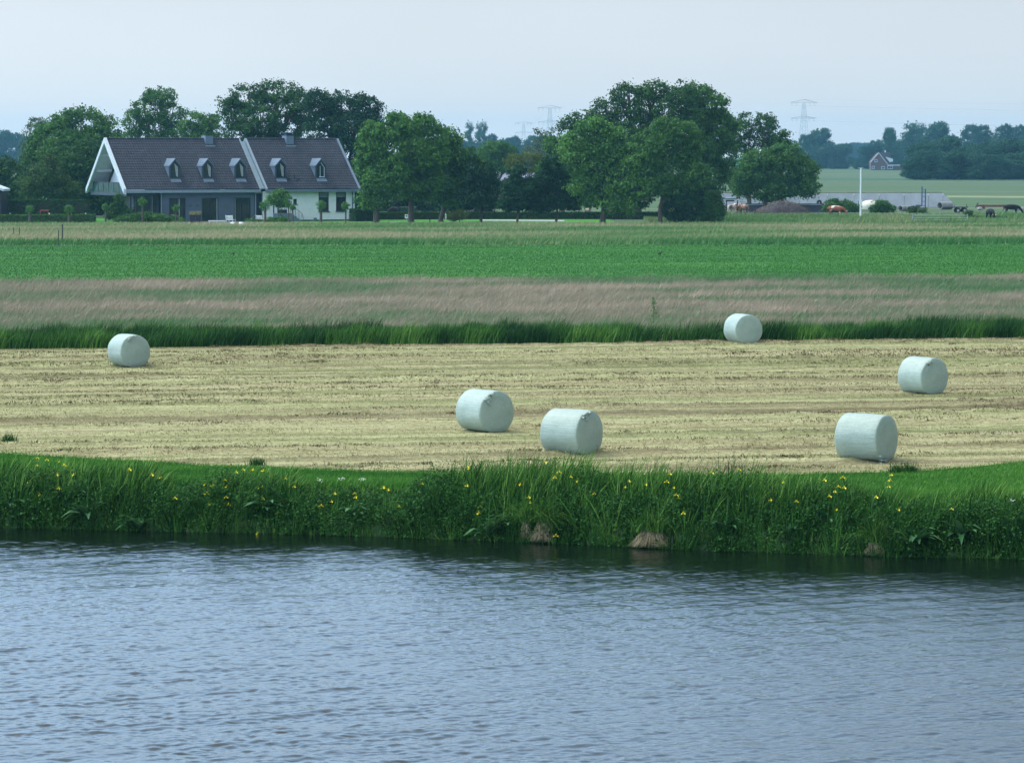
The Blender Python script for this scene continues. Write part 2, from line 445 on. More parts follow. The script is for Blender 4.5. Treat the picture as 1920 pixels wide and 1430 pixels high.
# turf strip between the reeds and the stubble
def grassmat(name, a, b, c, scale=.5, stretch=(.5, 1.6, 1), b_=.5):
    m = NT(name); n1 = m.noise(scale, 5, .65, stretch, ROW); n2 = m.noise(scale * 14, 4, .7, stretch, ROW)
    col = m.ramp(n1, [(.35, a), (.5, b), (.66, c)])
    m.base(m.mix(1.0, col, m.ramp(n2, [(.3, (.6, .62, .6)), (.7, (1.3, 1.28, 1.3))]), 'MULTIPLY'))
    m.rough(.9, .12); m.bump(n2, b_, .12); return m.m
M['turf_ground'] = grassmat('turf_ground', (.038, .120, .020), (.060, .165, .026), (.090, .20, .036), 1.2)
M['lush_ground'] = grassmat('lush_ground', (.022, .100, .014), (.034, .145, .018), (.058, .190, .026), .16, (.25, 1.8, 1))
M['meadow_ground'] = grassmat('meadow_ground', (.10, .16, .08), (.21, .19, .14), (.28, .22, .175), .15, (.4, 1.6, 1))
M['tan_ground'] = grassmat('tan_meadow_ground', (.060, .155, .050), (.12, .18, .075), (.22, .20, .12), .10, (.3, 2.2, 1))
M['lawn_ground'] = grassmat('lawn_ground', (.05, .19, .03), (.07, .23, .035), (.09, .26, .045), .3)

_fp = [at(x, y) for x, y in ((0, 850), (180, 861), (350, 871), (700, 886), (1100, 890), (1500, 889), (1700, 885), (1800, 878), (1920, 866))]
_fx = np.array([-60] + [p.x for p in _fp] + [60]); _fy = np.array([_fp[0].y + 8] + [p.y for p in _fp] + [_fp[-1].y + 6])
front = lambda x: np.interp(x, _fx, _fy) + (fbm(np.asarray(x) * .8, np.asarray(x) * 0, 31) - .5) * .5
back = line(655, 635)
Xs, Ts = np.meshgrid(np.linspace(-60, 60, 120), np.linspace(0, 1, 4))
gridmesh('turf_strip', Xs, (bank(Xs) + 1.7) * (1 - Ts) + (front(Xs) + .4) * Ts, np.full_like(Xs, -.02) + Ts * .005, M['turf_ground'])

def rowco(x, y):
    c, s = math.cos(ROW), math.sin(ROW); return x * c + y * s, -x * s + y * c
def stub_h(x, y):
    a, b = rowco(x, y)
    wob = (fbm(a * .03, b * .10, 3) - .5) * 2.6
    sw = np.sin((b + wob) * 2 * math.pi / 2.9) * .5 + .5
    sw2 = np.sin((b * 1.9 + wob * 2.1) * 2 * math.pi / 2.9 + 1.3) * .5 + .5
    patch = np.clip(fbm(a * .10, b * .45, 8) * 2.4 - .6, 0, 1)
    lump = fbm(a * 1.6, b * 3.0, 12, 3)
    return (sw ** 3 * patch * .13 + sw2 ** 4 * .045) * (0.35 + 1.1 * lump) + lump * .035, sw, patch, lump
xs = np.concatenate([np.arange(-60, -27, 1.0), np.arange(-27, 27, .16), np.arange(27, 61, 1.0)])
Xs, Ts = np.meshgrid(xs, np.linspace(0, 1, 560))
Ys = front(Xs) * (1 - Ts) + back(Xs) * Ts
Zs, _, _, _ = stub_h(Xs, Ys)
Zs = Zs * np.clip(Ts * 60, 0, 1) * np.clip((1 - Ts) * 80, 0.1, 1) + .004
m = NT('stubble_ground')
n1 = m.noise(.30, 5, .55, (.030, 1.6, 1), ROW, dist=.25); n2 = m.noise(1.3, 5, .7, (.12, 2.2, 1), ROW); n3 = m.noise(9, 4, .75, (.7, 1.6, 1), ROW); n4 = m.noise(.22, 3, .5, (.05, 1.6, 1), ROW)
c = m.ramp(n1, [(.30, (.155, .13, .07)), (.40, (.25, .22, .12)), (.47, (.34, .315, .165)), (.55, (.41, .385, .21)), (.61, (.27, .275, .125)), (.70, (.18, .145, .09))])
c = m.mix(m.ramp(n4, [(.45, (0, 0, 0)), (.68, (.45, .45, .45))]), c, (.29, .33, .14))
c = m.mix(1.0, c, m.ramp(n2, [(.3, (.66, .64, .60)), (.55, (1.05, 1.05, 1.05)), (.75, (1.2, 1.22, 1.2))]), 'MULTIPLY')
c = m.mix(1.0, c, m.ramp(n3, [(.32, (.55, .52, .48)), (.5, (1., 1., 1.)), (.7, (1.4, 1.4, 1.42))]), 'MULTIPLY')
m.base(c); m.rough(.95, .1); m.bump(n3, .7, .10); M['stubble'] = m.m
gridmesh('stubble_field', Xs, Ys, Zs, M['stubble'])

zone('meadow', 657, 637, 533, 524, -.018, M['meadow_ground'], (-80, 80))
zone('green_field', 534, 525, 459, 457, -.014, M['lush_ground'], (-150, 150))
zone('tan_meadow', 460, 458, 419.5, 419.5, -.010, M['tan_ground'], (-250, 250))
zone('lawn', 418.3, 418.3, 408, 408, -.006, M['lawn_ground'], (-250, 12))
zone('rough_pasture', 418.3, 418.3, 398, 400, -.002, M['tan_ground'], (18, 250))
m = plain('dark_soil', (.075, .065, .07), .95, .3, .5, bump=.5)
def patch(name, pts, z, mat):
    P = [at(x, y) for x, y in pts]; me = bpy.data.meshes.new(name)
    me.from_pydata([(p.x, p.y, z) for p in P], [], [tuple(range(len(P)))]); me.materials.append(mat)
    return tag(link(bpy.data.objects.new(name, me)), kind='structure')
patch('farmyard_soil', [(1385, 408), (1540, 409), (1640, 407), (1712, 405), (1712, 401), (1560, 400), (1400, 399)], .004, m)
M['path'] = plain('pale_path', (.34, .36, .38), .85, .1, .4)
patch('path', [(905, 413.6), (1058, 415), (1058, 413.0), (905, 411.8)], .004, M['path'])
M['buttercup'] = plain('yellow_flower_strip', (.17, .22, .10), .95, .3, .2)
patch('flower_strip', [(1775, 370.5), (1990, 371.5), (1990, 368), (1775, 367)], .0, M['buttercup'])
M['ditch_grass'] = plain('dark_ditch_grass', (.025, .09, .035), .95, .3, .2)
patch('ditch_edge', [(1500, 336.5), (1995, 339.5), (1995, 335.6), (1500, 333.8)], .0, M['ditch_grass'])

# raised sea dyke far away
x = np.linspace(-900, 1900, 90); prof = np.array([(0, 0), (12, 3.6), (16, 4.3), (22, 4.3), (30, 3), (40, -.1)])
Xd, K = np.meshgrid(x, np.arange(6)); Yd = 2180 + prof[K, 0] - Xd * .03 + np.where(K >= 0, 0, 0); Zd = prof[K, 1] + (fbm(Xd * .01, Yd * .01, 2) - .5) * .5 * (prof[K, 1] > 1)
M['dyke'] = grassmat('dyke_grass', (.05, .15, .06), (.06, .17, .07), (.08, .18, .085), .01)
gridmesh('far_dyke', Xd, Yd, Zd, M['dyke'])

# ---- river: an actual displaced surface (wind spectrum by FFT) in view, flat beyond
N = 1024; Lt = 41.0; rng = np.random.default_rng(11)
k1 = np.fft.fftfreq(N, Lt / N) * 2 * math.pi; KX, KY = np.meshgrid(k1, k1); Kn = np.hypot(KX, KY) + 1e-6
def spectrum(wl_peak, spread, ang, rms, pw, seed, kmax=60):
    r = np.random.default_rng(seed); kp = 2 * math.pi / wl_peak
    S = np.exp(-1.1 * (kp / Kn) ** 2) * Kn ** (-pw) * (np.abs((KX * math.cos(ang) + KY * math.sin(ang)) / Kn) ** spread) * np.exp(-(Kn / kmax) ** 2)
    h = np.fft.ifft2(np.sqrt(S) * (r.normal(size=(N, N)) + 1j * r.normal(size=(N, N)))).real
    gy, gx = np.gradient(h, Lt / N); return h * (rms / math.sqrt((gx ** 2 + gy ** 2).mean()))
A1 = math.radians(106); A2 = math.radians(62)
Hf = spectrum(.36, 1.6, A1, .052, 3.1, 1) + spectrum(1.0, 16, math.radians(22), .038, 4.2, 2) + spectrum(.7, 12, math.radians(132), .040, 4.0, 7) + spectrum(1.9, 12, A1 + .12, .034, 4.6, 3) + spectrum(.22, 1.5, A1, .075, 2.9, 4)
xs = axis(-15, 15, .05, (-1500, 1500), 1.5); ys = axis(50, 88, .045, (18, 100), 1.3)
Xw, Yw = np.meshgrid(xs, ys)
u, v = (Xw / Lt * N) % N, (Yw / Lt * N) % N; iu, iv = u.astype(int), v.astype(int); fu, fv = u - iu, v - iv; ju, jv = (iu + 1) % N, (iv + 1) % N
H = (Hf[iv, iu] * (1 - fu) + Hf[iv, ju] * fu) * (1 - fv) + (Hf[jv, iu] * (1 - fu) + Hf[jv, ju] * fu) * fv
dist = bank(Xw) - Yw
gust = .55 + .75 * fbm(Xw * .16 + Yw * .10, Yw * .12, 21, 3) + np.clip(-Xw * .02, -.2, .2)
amp = np.interp(dist, [0, 1, 3, 6, 12, 28], [.16, .28, .60, .80, 1.0, 1.15]) * gust * np.clip((17 - np.abs(Xw)) / 2, 0, 1) * np.clip((Yw - 47) / 3, 0, 1)
m = NT('river_water')
m.base((.004, .009, .005)); m.rough(.05, .5); m.p.inputs['IOR'].default_value = 1.333
m.bump(m.noise(9.0, 4, .65, (.8, 1.3, 1), math.radians(12)), .24, .03)
M['water'] = m.m
gridmesh('river_water', Xw, Yw, H * amp - 1.0, M['water'])
# near shore, behind and below the camera
X_, Y_ = np.meshgrid(np.linspace(-600, 600, 80), np.array([-400, -12, 2.5, 8, 20, 24, 28.]))
Z_ = np.interp(Y_, [-400, -12, 2.5, 8, 20, 24, 28], [0, 6.2, 6.4, 4.4, -.4, -1.0, -1.6]) + (fbm(X_ * .2, Y_ * .3, 5) - .5) * .2
gridmesh('near_dyke', X_, Y_, Z_, M['turf_ground'])

# ================================================================== GRASSES (stuff)
rng = np.random.default_rng(5)
def px_of(x, y, z=0):
    fd = y * CP + (HC - z) * SP; return 960 + F * x / fd
TOPX = [0, 150, 290, 335, 375, 410, 480, 545, 610, 740, 790, 870, 1000, 1100, 1300, 1450, 1550, 1620, 1700, 1800, 1920]
TOPZ = [.6, .7, .5, .10, .15, .5, .6, .4, -.4, -.35, .5, .85, .9, .98, 1.05, .95, .7, .45, .38, .5, .6]
def bank_tufts(n, wmin, wmax, per, rad, tipfrac, wid, lean, tlo, thi, seed, maxh=1.25, fan=.25, xs=None, thin=.5):
    """tufts of blades that fan out from a common foot"""
    r = np.random.default_rng(seed); x = r.uniform(-19, 19, n) if xs is None else np.asarray(xs, float); n = len(x)
    if xs is None:
        keep = vnoise(x * .9, x * 0 + seed, seed) * .7 + vnoise(x * 3, x * 0 + seed, seed + 5) * .3 + r.random(n) * .5 > thin; x = x[keep]; n = len(x)
    wv = r.uniform(wmin, wmax, n); tone = r.uniform(tlo, thi, n); hs = r.uniform(tipfrac[0], tipfrac[1], n); tl = r.normal(lean, .12, n)
    k = np.maximum(3, (per * r.uniform(.5, 1.5, n)).astype(int)); i = np.repeat(np.arange(n), k); m_ = len(i)
    ox, oy = r.normal(size=m_) * rad, r.normal(size=m_) * rad * .7
    X = x[i] + ox; W = np.clip(wv[i] + oy, -.15, 3); Yb = bank(X) + W; zg = bank_z(W) - .02; p = px_of(X, Yb, 0)
    top = np.interp(p, TOPX, TOPZ) + (vnoise(X * 1.3, W * .7, 44) - .5) * .5
    h = np.clip(top * .94 - zg, .18, maxh) * hs[i] * r.uniform(.6, 1.08, m_)
    ln = np.stack([tl[i] + ox / rad * fan * .6 + r.normal(0, .08, m_), oy / rad * fan * .5 + r.normal(-.04, .08, m_)], 1)
    return blades(np.stack([X, Yb, zg], 1), h, r.uniform(wid[0], wid[1], m_), ln, np.clip(tone[i] + r.normal(0, .14, m_), 0, .93), r, 4, curl=.5)
V, Q, T = merge([bank_tufts(1000, -.05, 1.0, 13, .10, (.3, .75), (.020, .044), .10, .0, .55, 1, thin=.3),
                 bank_tufts(2300, .6, 2.1, 12, .12, (.5, .95), (.020, .046), .22, .1, .9, 2, thin=.3),
                 bank_tufts(1000, .9, 2.2, 11, .08, (.85, 1.2), (.016, .036), .40, .45, .93, 3, maxh=1.4),
                 bank_tufts(330, .1, 1.8, 8, .07, (.7, 1.1), (.034, .056), .16, .2, .78, 4, maxh=1.4, fan=.35),
                 bank_tufts(230, -.12, .5, 12, .12, (.25, .5), (.016, .03), .1, .75, .93, 6, fan=.8)])
tag(npmesh('reeds', V, Q, None, M['reed'], tint=T), 'dense dark green reeds and sedges leaning over the water along the river bank', 'reeds', kind='stuff')
# herb undergrowth on the slope
def herbs(n, seed):
    r = np.random.default_rng(seed); k = n // 26; x = r.uniform(-18, 18, k); wv = r.uniform(-.15, 1.3, k)
    zg = bank_z(wv); top = np.interp(px_of(x, bank(x) + wv), TOPX, TOPZ)
    zz = zg + r.random(k) ** 1.1 * np.clip(top * .9 - zg, .2, 1.1) * (.35 + .65 * vnoise(x * 1.1, wv, 61))
    c = np.stack([x, bank(x) + wv, np.maximum(zz, -.93)], 1); idx = np.repeat(np.arange(k), 26)
    off = r.normal(size=(len(idx), 3)) * np.array([.11, .09, .10]); pos = c[idx] + off; pos[:, 2] = np.maximum(pos[:, 2], -.97)
    return leaves(pos, r.uniform(.035, .085, len(idx)), np.clip(r.random(k)[idx] * .7 + r.random(len(idx)) * .3, 0, 1), r, up=.6, aspect=.55)
V, Q, T = herbs(150000, 8)
tag(npmesh('bank_herbs', V, Q, None, M['herb'], tint=T), 'low leafy herbs filling the foot of the river bank', 'herbs', kind='stuff')
# turf strip tufts
def scatter(n, X, f0, f1, seed, pw=1.0):
    r = np.random.default_rng(seed); x = r.uniform(X[0], X[1], n); t = r.random(n) ** pw
    return x, f0(x) * (1 - t) + f1(x) * t, r
x, y, r = scatter(90000, (-17, 17), lambda x: bank(x) + 1.7, lambda x: front(x) + .25, 12)
pxx = px_of(x, y); tall = np.interp(pxx, [0, 1500, 1650, 1800, 1920], [0, 0, .5, 1, 1]); near = np.clip(1 - (y - bank(x) - 1.7) / 2.6, 0, 1)
h = r.uniform(.05, .11, len(x)) + tall * near * r.uniform(.2, .5, len(x)) + near ** 3 * r.uniform(0, .25, len(x))
V, Q, T = blades(np.stack([x, y, np.full(len(x), -.02)], 1), h, r.uniform(.012, .026, len(x)), np.stack([r.normal(.35, .25, len(x)), r.normal(0, .2, len(x))], 1),
                 np.clip(r.random(len(x)) * .6 + vnoise(x * .7, y * 1.4, 6) * .5 - .1 + tall * .15, 0, 1), r)
tag(npmesh('turf_grass', V, Q, None, M['turf'], tint=T), 'short bright green grass between the reeds and the mown field', 'grass', kind='stuff')
# straw on the stubble
x, y, r = scatter(330000, (-25, 25), front, back, 13, 1.05)
keep = np.abs(px_of(x, y) - 960) < 1080; x, y = x[keep], y[keep]; n = len(x)
hz, sw, pt, lump = stub_h(x, y)
a_, b_ = rowco(x, y)
tone = fbm(a_ * .018, b_ * .62, 40, 3) * .75 + fbm(a_ * .12, b_ * .9, 41, 3) * .25; gr = fbm(a_ * .022 + 40, b_ * .48, 47, 3)
tint = np.clip(-.22 + tone * 1.85 - sw ** 2 * pt * .45 - np.clip(sw - .72, 0, 1) * .9 * (.35 + pt) + (r.random(n) - .5) * .26, 0, 1)
g = (gr > .56) & (r.random(n) < .42); tint[g] = r.uniform(.34, .5, g.sum())
ang = r.uniform(0, 6.28, n); lay = r.uniform(.4, 1.6, n)
heap = np.clip(sw ** 2 * pt * 2 - .3, 0, 1) * (lump > .45)
h = r.uniform(.02, .055, n) * (1 + heap * 1.2)
V, Q, T = blades(np.stack([x, y, hz - .005], 1), h, r.uniform(.010, .030, n) * (1 + (y - 90) / 90), np.stack([np.cos(ang) * lay, np.sin(ang) * lay], 1), tint, r, 2, .15, r.uniform(0, 3.14, n))
tag(npmesh('cut_straw', V, Q, None, M['straw'], tint=T), 'pale dry cut grass lying in rows over the mown field', 'straw', kind='stuff')
# darker heaps of raked hay
x, y, r = scatter(1500, (-25, 25), front, back, 14)
hz, sw, pt, lump = stub_h(x, y); k = (sw ** 2 * pt + r.random(len(x)) * .25) > .62; x, y, hz = x[k], y[k], hz[k]
idx = np.repeat(np.arange(len(x)), 46); sz = r.uniform(.4, 1.3, len(x))
ox = r.normal(size=len(idx)) * .30 * sz[idx]; oy = r.normal(size=len(idx)) * .10 * sz[idx] + ox * math.tan(ROW)
hh = np.clip(1 - (ox / .5 / sz[idx]) ** 2, .1, 1) * .10 * sz[idx] * r.random(len(idx))
P = np.stack([x[idx] + ox, y[idx] + oy, hz[idx] + hh], 1)
ct = r.choice([.02, .12, .22, .4, .6], len(x), p=[.2, .25, .25, .2, .1]); V, Q, T = leaves(P, r.uniform(.05, .13, len(idx)), np.clip(ct[idx] + r.normal(size=len(idx)) * .08, 0, 1), r, up=.8, aspect=.3)
tag(npmesh('raked_hay', V, Q, None, M['straw'], tint=T), 'brown and olive clumps of raked hay left on the mown field', 'hay', kind='stuff')
# ditch-edge reeds before the pink meadow
x, y, r = scatter(70000, (-26, 26), lambda x: line(655, 635)(x) - .15, lambda x: line(655, 635)(x) + 5.5, 15, 1.25)
dd = y - line(655, 635)(x); edge = (fbm(x * .16, x * 0, 52, 3) - .5)
keep = dd < 3.6 + edge * 9; x, y, dd = x[keep], y[keep], dd[keep]; n = len(x)
h = (.45 + .45 * vnoise(x * .45, dd, 53) + .35 * vnoise(x * 2, dd, 54)) * r.uniform(.6, 1.05, n)
V, Q, T = blades(np.stack([x, y, np.full(n, -.02)], 1), h, r.uniform(.02, .05, n), np.stack([r.normal(.28, .2, n), r.normal(0, .15, n)], 1),
                 np.clip(r.uniform(.0, .68, n) + (vnoise(x * .7, dd * .5, 56) - .5) * .6, 0, .95), r)
tag(npmesh('ditch_reeds', V, Q, None, M['reed'], tint=T), 'dark green band of tall grass along the ditch behind the mown field', 'reeds', kind='stuff')
# pink-brown flowering grass
x, y, r = scatter(300000, (-36, 36), lambda x: line(655, 635)(x) + 1.2, line(534, 525), 16, .95)
keep = np.abs(px_of(x, y) - 960) < 1060; x, y = x[keep], y[keep]; n = len(x)
a_, b_ = rowco(x, y); tn = fbm(a_ * .11, b_ * .26, 60, 4); t2 = vnoise(a_ * .9, b_ * 1.1, 62)
tint = np.clip(-.18 + tn * 1.45 + (t2 - .5) * .34 + (r.random(n) - .5) * .32, 0, 1)
h = (.45 + .3 * t2) * r.uniform(.6, 1.1, n)
V, Q, T = blades(np.stack([x, y, np.full(n, -.02)], 1), h, r.uniform(.025, .045, n), np.stack([r.normal(.7, .4, n), r.normal(0, .3, n)], 1), tint, r, 2)
tag(npmesh('pink_grass', V, Q, None, M['meadow'], tint=T), 'tall flowering grass with pinkish brown seed heads behind the dark ditch edge', 'grass', kind='stuff')
# short lush field
x, y, r = scatter(150000, (-50, 50), line(534, 525), line(459, 457), 17, 1.1)
keep = np.abs(px_of(x, y) - 960) < 1040; x, y = x[keep], y[keep]; n = len(x); a_, b_ = rowco(x, y)
tint = np.clip(fbm(a_ * .05, b_ * .35, 70, 4) * 1.1 - .15 + r.random(n) * .22, 0, 1)
V, Q, T = blades(np.stack([x, y, np.full(n, -.014)], 1), r.uniform(.03, .08, n), r.uniform(.03, .07, n), np.stack([r.normal(.5, .4, n), r.normal(0, .3, n)], 1), tint, r, 2)
tag(npmesh('lush_grass', V, Q, None, M['lush'], tint=T), 'short deep green grass of the strip field beyond the pinkish meadow', 'grass', kind='stuff')
# tan meadow before the house
x, y, r = scatter(150000, (-66, 66), line(460, 458), line(423, 423), 18, .9)
keep = np.abs(px_of(x, y) - 960) < 1030; x, y = x[keep], y[keep]; n = len(x); a_, b_ = rowco(x, y)
fr = (y - line(460, 458)(x)) / (line(419, 419)(x) - line(460, 458)(x))
tint = np.clip(fbm(a_ * .05, b_ * .16, 80, 4) * 1.5 - .35 + (r.random(n) - .5) * .5 + np.interp(fr, [0, .1, .2, .5, .8, .95, 1], [-.35, .0, .35, .08, .22, .3, .2]), 0, 1)
V, Q, T = blades(np.stack([x, y, np.full(n, -.01)], 1), r.uniform(.3, .62, n), r.uniform(.06, .13, n), np.stack([r.normal(.4, .25, n), r.normal(0, .2, n)], 1), tint, r, 2)
tag(npmesh('tan_grass', V, Q, None, M['tan'], tint=T), 'long tan and green hay meadow in front of the house', 'grass', kind='stuff')
# rough green grass in front of the farmyard
x, y, r = scatter(26000, (16, 75), line(418.5, 418.5), line(408, 408), 19, .9); n = len(x)
V, Q, T = blades(np.stack([x, y, np.zeros(n)], 1), r.uniform(.3, .8, n) * (.5 + vnoise(x * .2, y * .1, 3)), r.uniform(.07, .15, n), np.stack([r.normal(.3, .2, n), r.normal(0, .2, n)], 1), np.clip(r.random(n) * .4 + vnoise(x * .2, y * .1, 8) * .4, 0, 1), r, 2)
tag(npmesh('rough_grass', V, Q, None, M['tan'], tint=T), 'rough green grass in front of the farmyard', 'grass', kind='stuff')

# ================================================================== BALES
m = NT('bale_film')
nb = m.noise(5, 5, .65, (.35, 9, 9)); nc = m.noise(1.6, 4, .6); nf = m.noise(14, 4, .7, (1, 1, 1), dist=1.2)
c = m.ramp(nc, [(.3, (.295, .375, .32)), (.7, (.39, .47, .405))])
c = m.mix(1.0, c, m.ramp(nb, [(.35, (.86, .89, .87)), (.62, (1.08, 1.07, 1.08))]), 'MULTIPLY')
m.base(m.mix(1.0, c, m.ramp(nf, [(.3, (.88, .92, .90)), (.7, (1.08, 1.06, 1.08))]), 'MULTIPLY'))
m.rough(.36, .5); M['film'] = m.m
w1 = m.noise(26, 3, .6, (.25, .25, 1)); oi = m.n('ShaderNodeObjectInfo'); m2 = m.n("ShaderNodeMath", operation='ADD'); m.l(nb, m2.inputs[0]); m.l(nf, m2.inputs[1])
m.bump(m2.outputs[0], .5, .03)
st = m.noise(2.2, 4, .7, (.5, 1, 1)); gr = m.n('ShaderNodeSeparateXYZ'); m.l(m.tc.outputs['Object'], gr.inputs[0])
M['film_dark'] = plain('bale_film_fold', (.10, .16, .14), .5, .4, 20)
def bale(px0, py0, theta, L, Dm, label, tear, seed, sag=.03):
    """(px0,py0): middle of the contact line; axis points right and toward the viewer by theta degrees"""
    P = at(px0, py0); phi = math.atan((px0 - 960) / F); rz = -phi - math.radians(theta)
    e = empty('silage_bale', (P.x, P.y + .12, float(stub_h(P.x, P.y + .6)[0]) * .3), rz, label, 'bale', 'wrapped silage bales on the mown field')
    R = Dm / 2; rng = np.random.default_rng(seed); rc = .085
    prof = [(0.0, -L / 2 - .045)]
    for q in (.25, .5, .68, .8): prof.append((R * q, -L / 2 - .045 + .045 * q ** 2.2))
    for t in np.linspace(0, math.pi / 2, 6): prof.append((R - rc + rc * math.sin(t), -L / 2 + rc * .6 - rc * .6 * math.cos(t)))
    for s in np.linspace(-.8, .8, 14): prof.append((R * (1 + .012 * (1 - s * s)) + rng.normal() * .0018, s * (L / 2 - .06)))
    prof += [(r, -h) for r, h in prof[:11][::-1]]
    seg = 72; V = []
    for r, h in prof:
        for k in range(seg):
            t = 2 * math.pi * k / seg
            rr = r * (1 + .009 * math.sin(3 * t + seed + h * .8) + .007 * math.sin(7 * t + seed * 2 + h * 2) + .006 * math.sin(2 * t + seed * 5 - h * 3))
            y, z = rr * math.cos(t), rr * math.sin(t)
            if z < -R * .80: z = -R * .80 + (z + R * .80) * .62; y *= 1.03
            if z < 0: y *= 1 + sag * (-z / R)
            V.append((h + rng.normal() * .0012 * (r > .05), y, z + R * .93))
    V = np.array(V); n = len(prof)
    Q = [(i * seg + k, i * seg + (k + 1) % seg, (i + 1) * seg + (k + 1) % seg, (i + 1) * seg + k) for i in range(n - 1) for k in range(seg)]
    o = npmesh('wrapped_body', V, np.array(Q), None, M['film'], e, smooth=True)
    # loose end of the film, gathered near the rim
    if tear is not None:
        a = math.radians(tear[0]); mb = MB(); hx = L / 2
        for j in range(11):
            aa = a + rng.normal() * .16; r0, r1 = R * (.99 - rng.random() * .04), R * (.99 - rng.random() * .04 - tear[1] * (.4 + .6 * rng.random()))
            p0 = Vector((hx - .16 + rng.random() * .10, r0 * math.cos(aa) * 1.01, r0 * math.sin(aa) * 1.01 + R * .93))
            p2 = Vector((hx + .04 + rng.random() * .02, r1 * math.cos(aa + rng.normal() * .12), r1 * math.sin(aa + rng.normal() * .12) + R * .93))
            p1 = p0.lerp(p2, .5) + Vector((.05 + rng.random() * .03, 0, .01)); ww = .03 + rng.random() * .04
            s = Vector((0, ww, ww * .4))
            mb.add([p0 - s * .3, p0 + s * .3, p1 + s, p1 - s, p2 + s * .6, p2 - s * .6], [(0, 1, 2, 3), (3, 2, 4, 5)])
        mb.build('film_tail', M['film'], e)
        mb = MB()
        for j in range(5):
            aa = a + (j - 2) * .08; r0 = R * (.95 - .035 * j)
            c = Vector((hx - .005, r0 * math.cos(aa), r0 * math.sin(aa) + R * .93)); d = Vector((0, -math.sin(aa), math.cos(aa)))
            mb.add([c - d * .07, c + Vector((.035, 0, -.02)), c + d * .07, c + Vector((.03, 0, .015))], [(0, 1, 2, 3)])
        mb.build('film_fold', M['film_dark'], e)
    return e
bale(241, 690, 62, 1.10, 1.27, 'pale green wrapped bale alone at the far left of the mown field', (118, .12), 1)
bale(1393, 645, 64, 1.22, 1.28, 'smooth pale green wrapped bale standing against the dark ditch grass', None, 2)
bale(1731, 739, 46, 1.18, 1.28, 'pale green wrapped bale with crumpled film end, furthest right and alone on the field', (118, .16), 3)
bale(909, 811, 54, 1.24, 1.25, 'pale green wrapped bale with torn film tuft, left one of the close pair', (122, .18), 4)
bale(1072, 854, 36, 1.24, 1.25, 'pale green wrapped bale just above the reeds, right one of the close pair', (112, .08), 5)
bale(1625, 866, 28, 1.26, 1.26, 'pale green wrapped bale nearest the water with film loose at its lower rim', (248, .10), 6)

# ================================================================== HOUSE
M['zinc'] = plain('zinc_trim', (.16, .22, .29), .45, .12, 2, metal=.3)
M['zinc_light'] = plain('pale_zinc', (.24, .32, .38), .4, .1, 2, metal=.3)
M['zinc_dark'] = plain('dark_zinc', (.045, .065, .09), .5, .15, 3, metal=.2)
M['trim'] = plain('white_bargeboard', (.54, .61, .66), .5, .08, 2)
M['soffit'] = plain('grey_soffit', (.70, .74, .78), .6, .1, 2)
M['greywall'] = plain('slate_grey_render', (.095, .125, .165), .85, .10, 1.2, bump=.2)
M['whitewall'] = plain('white_brick_wall', (.76, .81, .82), .8, .06, 1.5, bump=.3)
M['frame'] = plain('dark_frame', (.020, .026, .032), .4, .15, 5)
def glassmat(name, c, rough=.05):
    m = NT(name); n = m.noise(.9, 3, .6); m.base(m.ramp(n, [(.35, tuple(x * .5 for x in c)), (.65, c)])); m.rough(rough, .6); return m.m
M['glass'] = glassmat('dark_window_glass', (.03, .045, .05)); M['glass_green'] = glassmat('green_balustrade_glass', (.02, .085, .085), .15)
M['curtain'] = plain('pale_curtain', (.32, .35, .34), .8)
M['blind'] = plain('grey_blind', (.20, .22, .23), .8)
m = NT('roof_tiles')
n1 = m.noise(.5, 5, .65); n2 = m.noise(5.5, 2, .6, (1, .3, .3))
c = m.ramp(n1, [(.3, (.027, .035, .048)), (.55, (.037, .046, .062)), (.75, (.051, .061, .078))])
wv = m.n("ShaderNodeTexWave", wave_type='BANDS', bands_direction='X'); wv.inputs['Scale'].default_value = 1.05; wv.inputs['Distortion'].default_value = 0
m.l(m.tc.outputs['Object'], wv.inputs['Vector'])
c = m.mix(1.0, c, m.ramp(n2, [(.3, (.72, .7, .72)), (.7, (1.25, 1.2, 1.2))]), 'MULTIPLY')
wz = m.n("ShaderNodeTexWave", wave_type='BANDS', bands_direction='Z'); wz.inputs['Scale'].default_value = 1.065; m.l(m.tc.outputs['Object'], wz.inputs['Vector'])
c = m.mix(1.0, c, m.ramp(wz.outputs[0], [(.05, (.45, .45, .48)), (.35, (1.1, 1.1, 1.1))]), 'MULTIPLY')
c = m.mix(1.0, c, m.ramp(wv.outputs[0], [(.0, (.72, .72, .74)), (.5, (1.12, 1.12, 1.12))]), 'MULTIPLY')
m.base(c); m.rough(.75, .25); m.bump(wv.outputs[0], .8, .05); M['tiles'] = m.m
M['brick'] = plain('red_brick', (.125, .078, .07), .9, .2, 2)

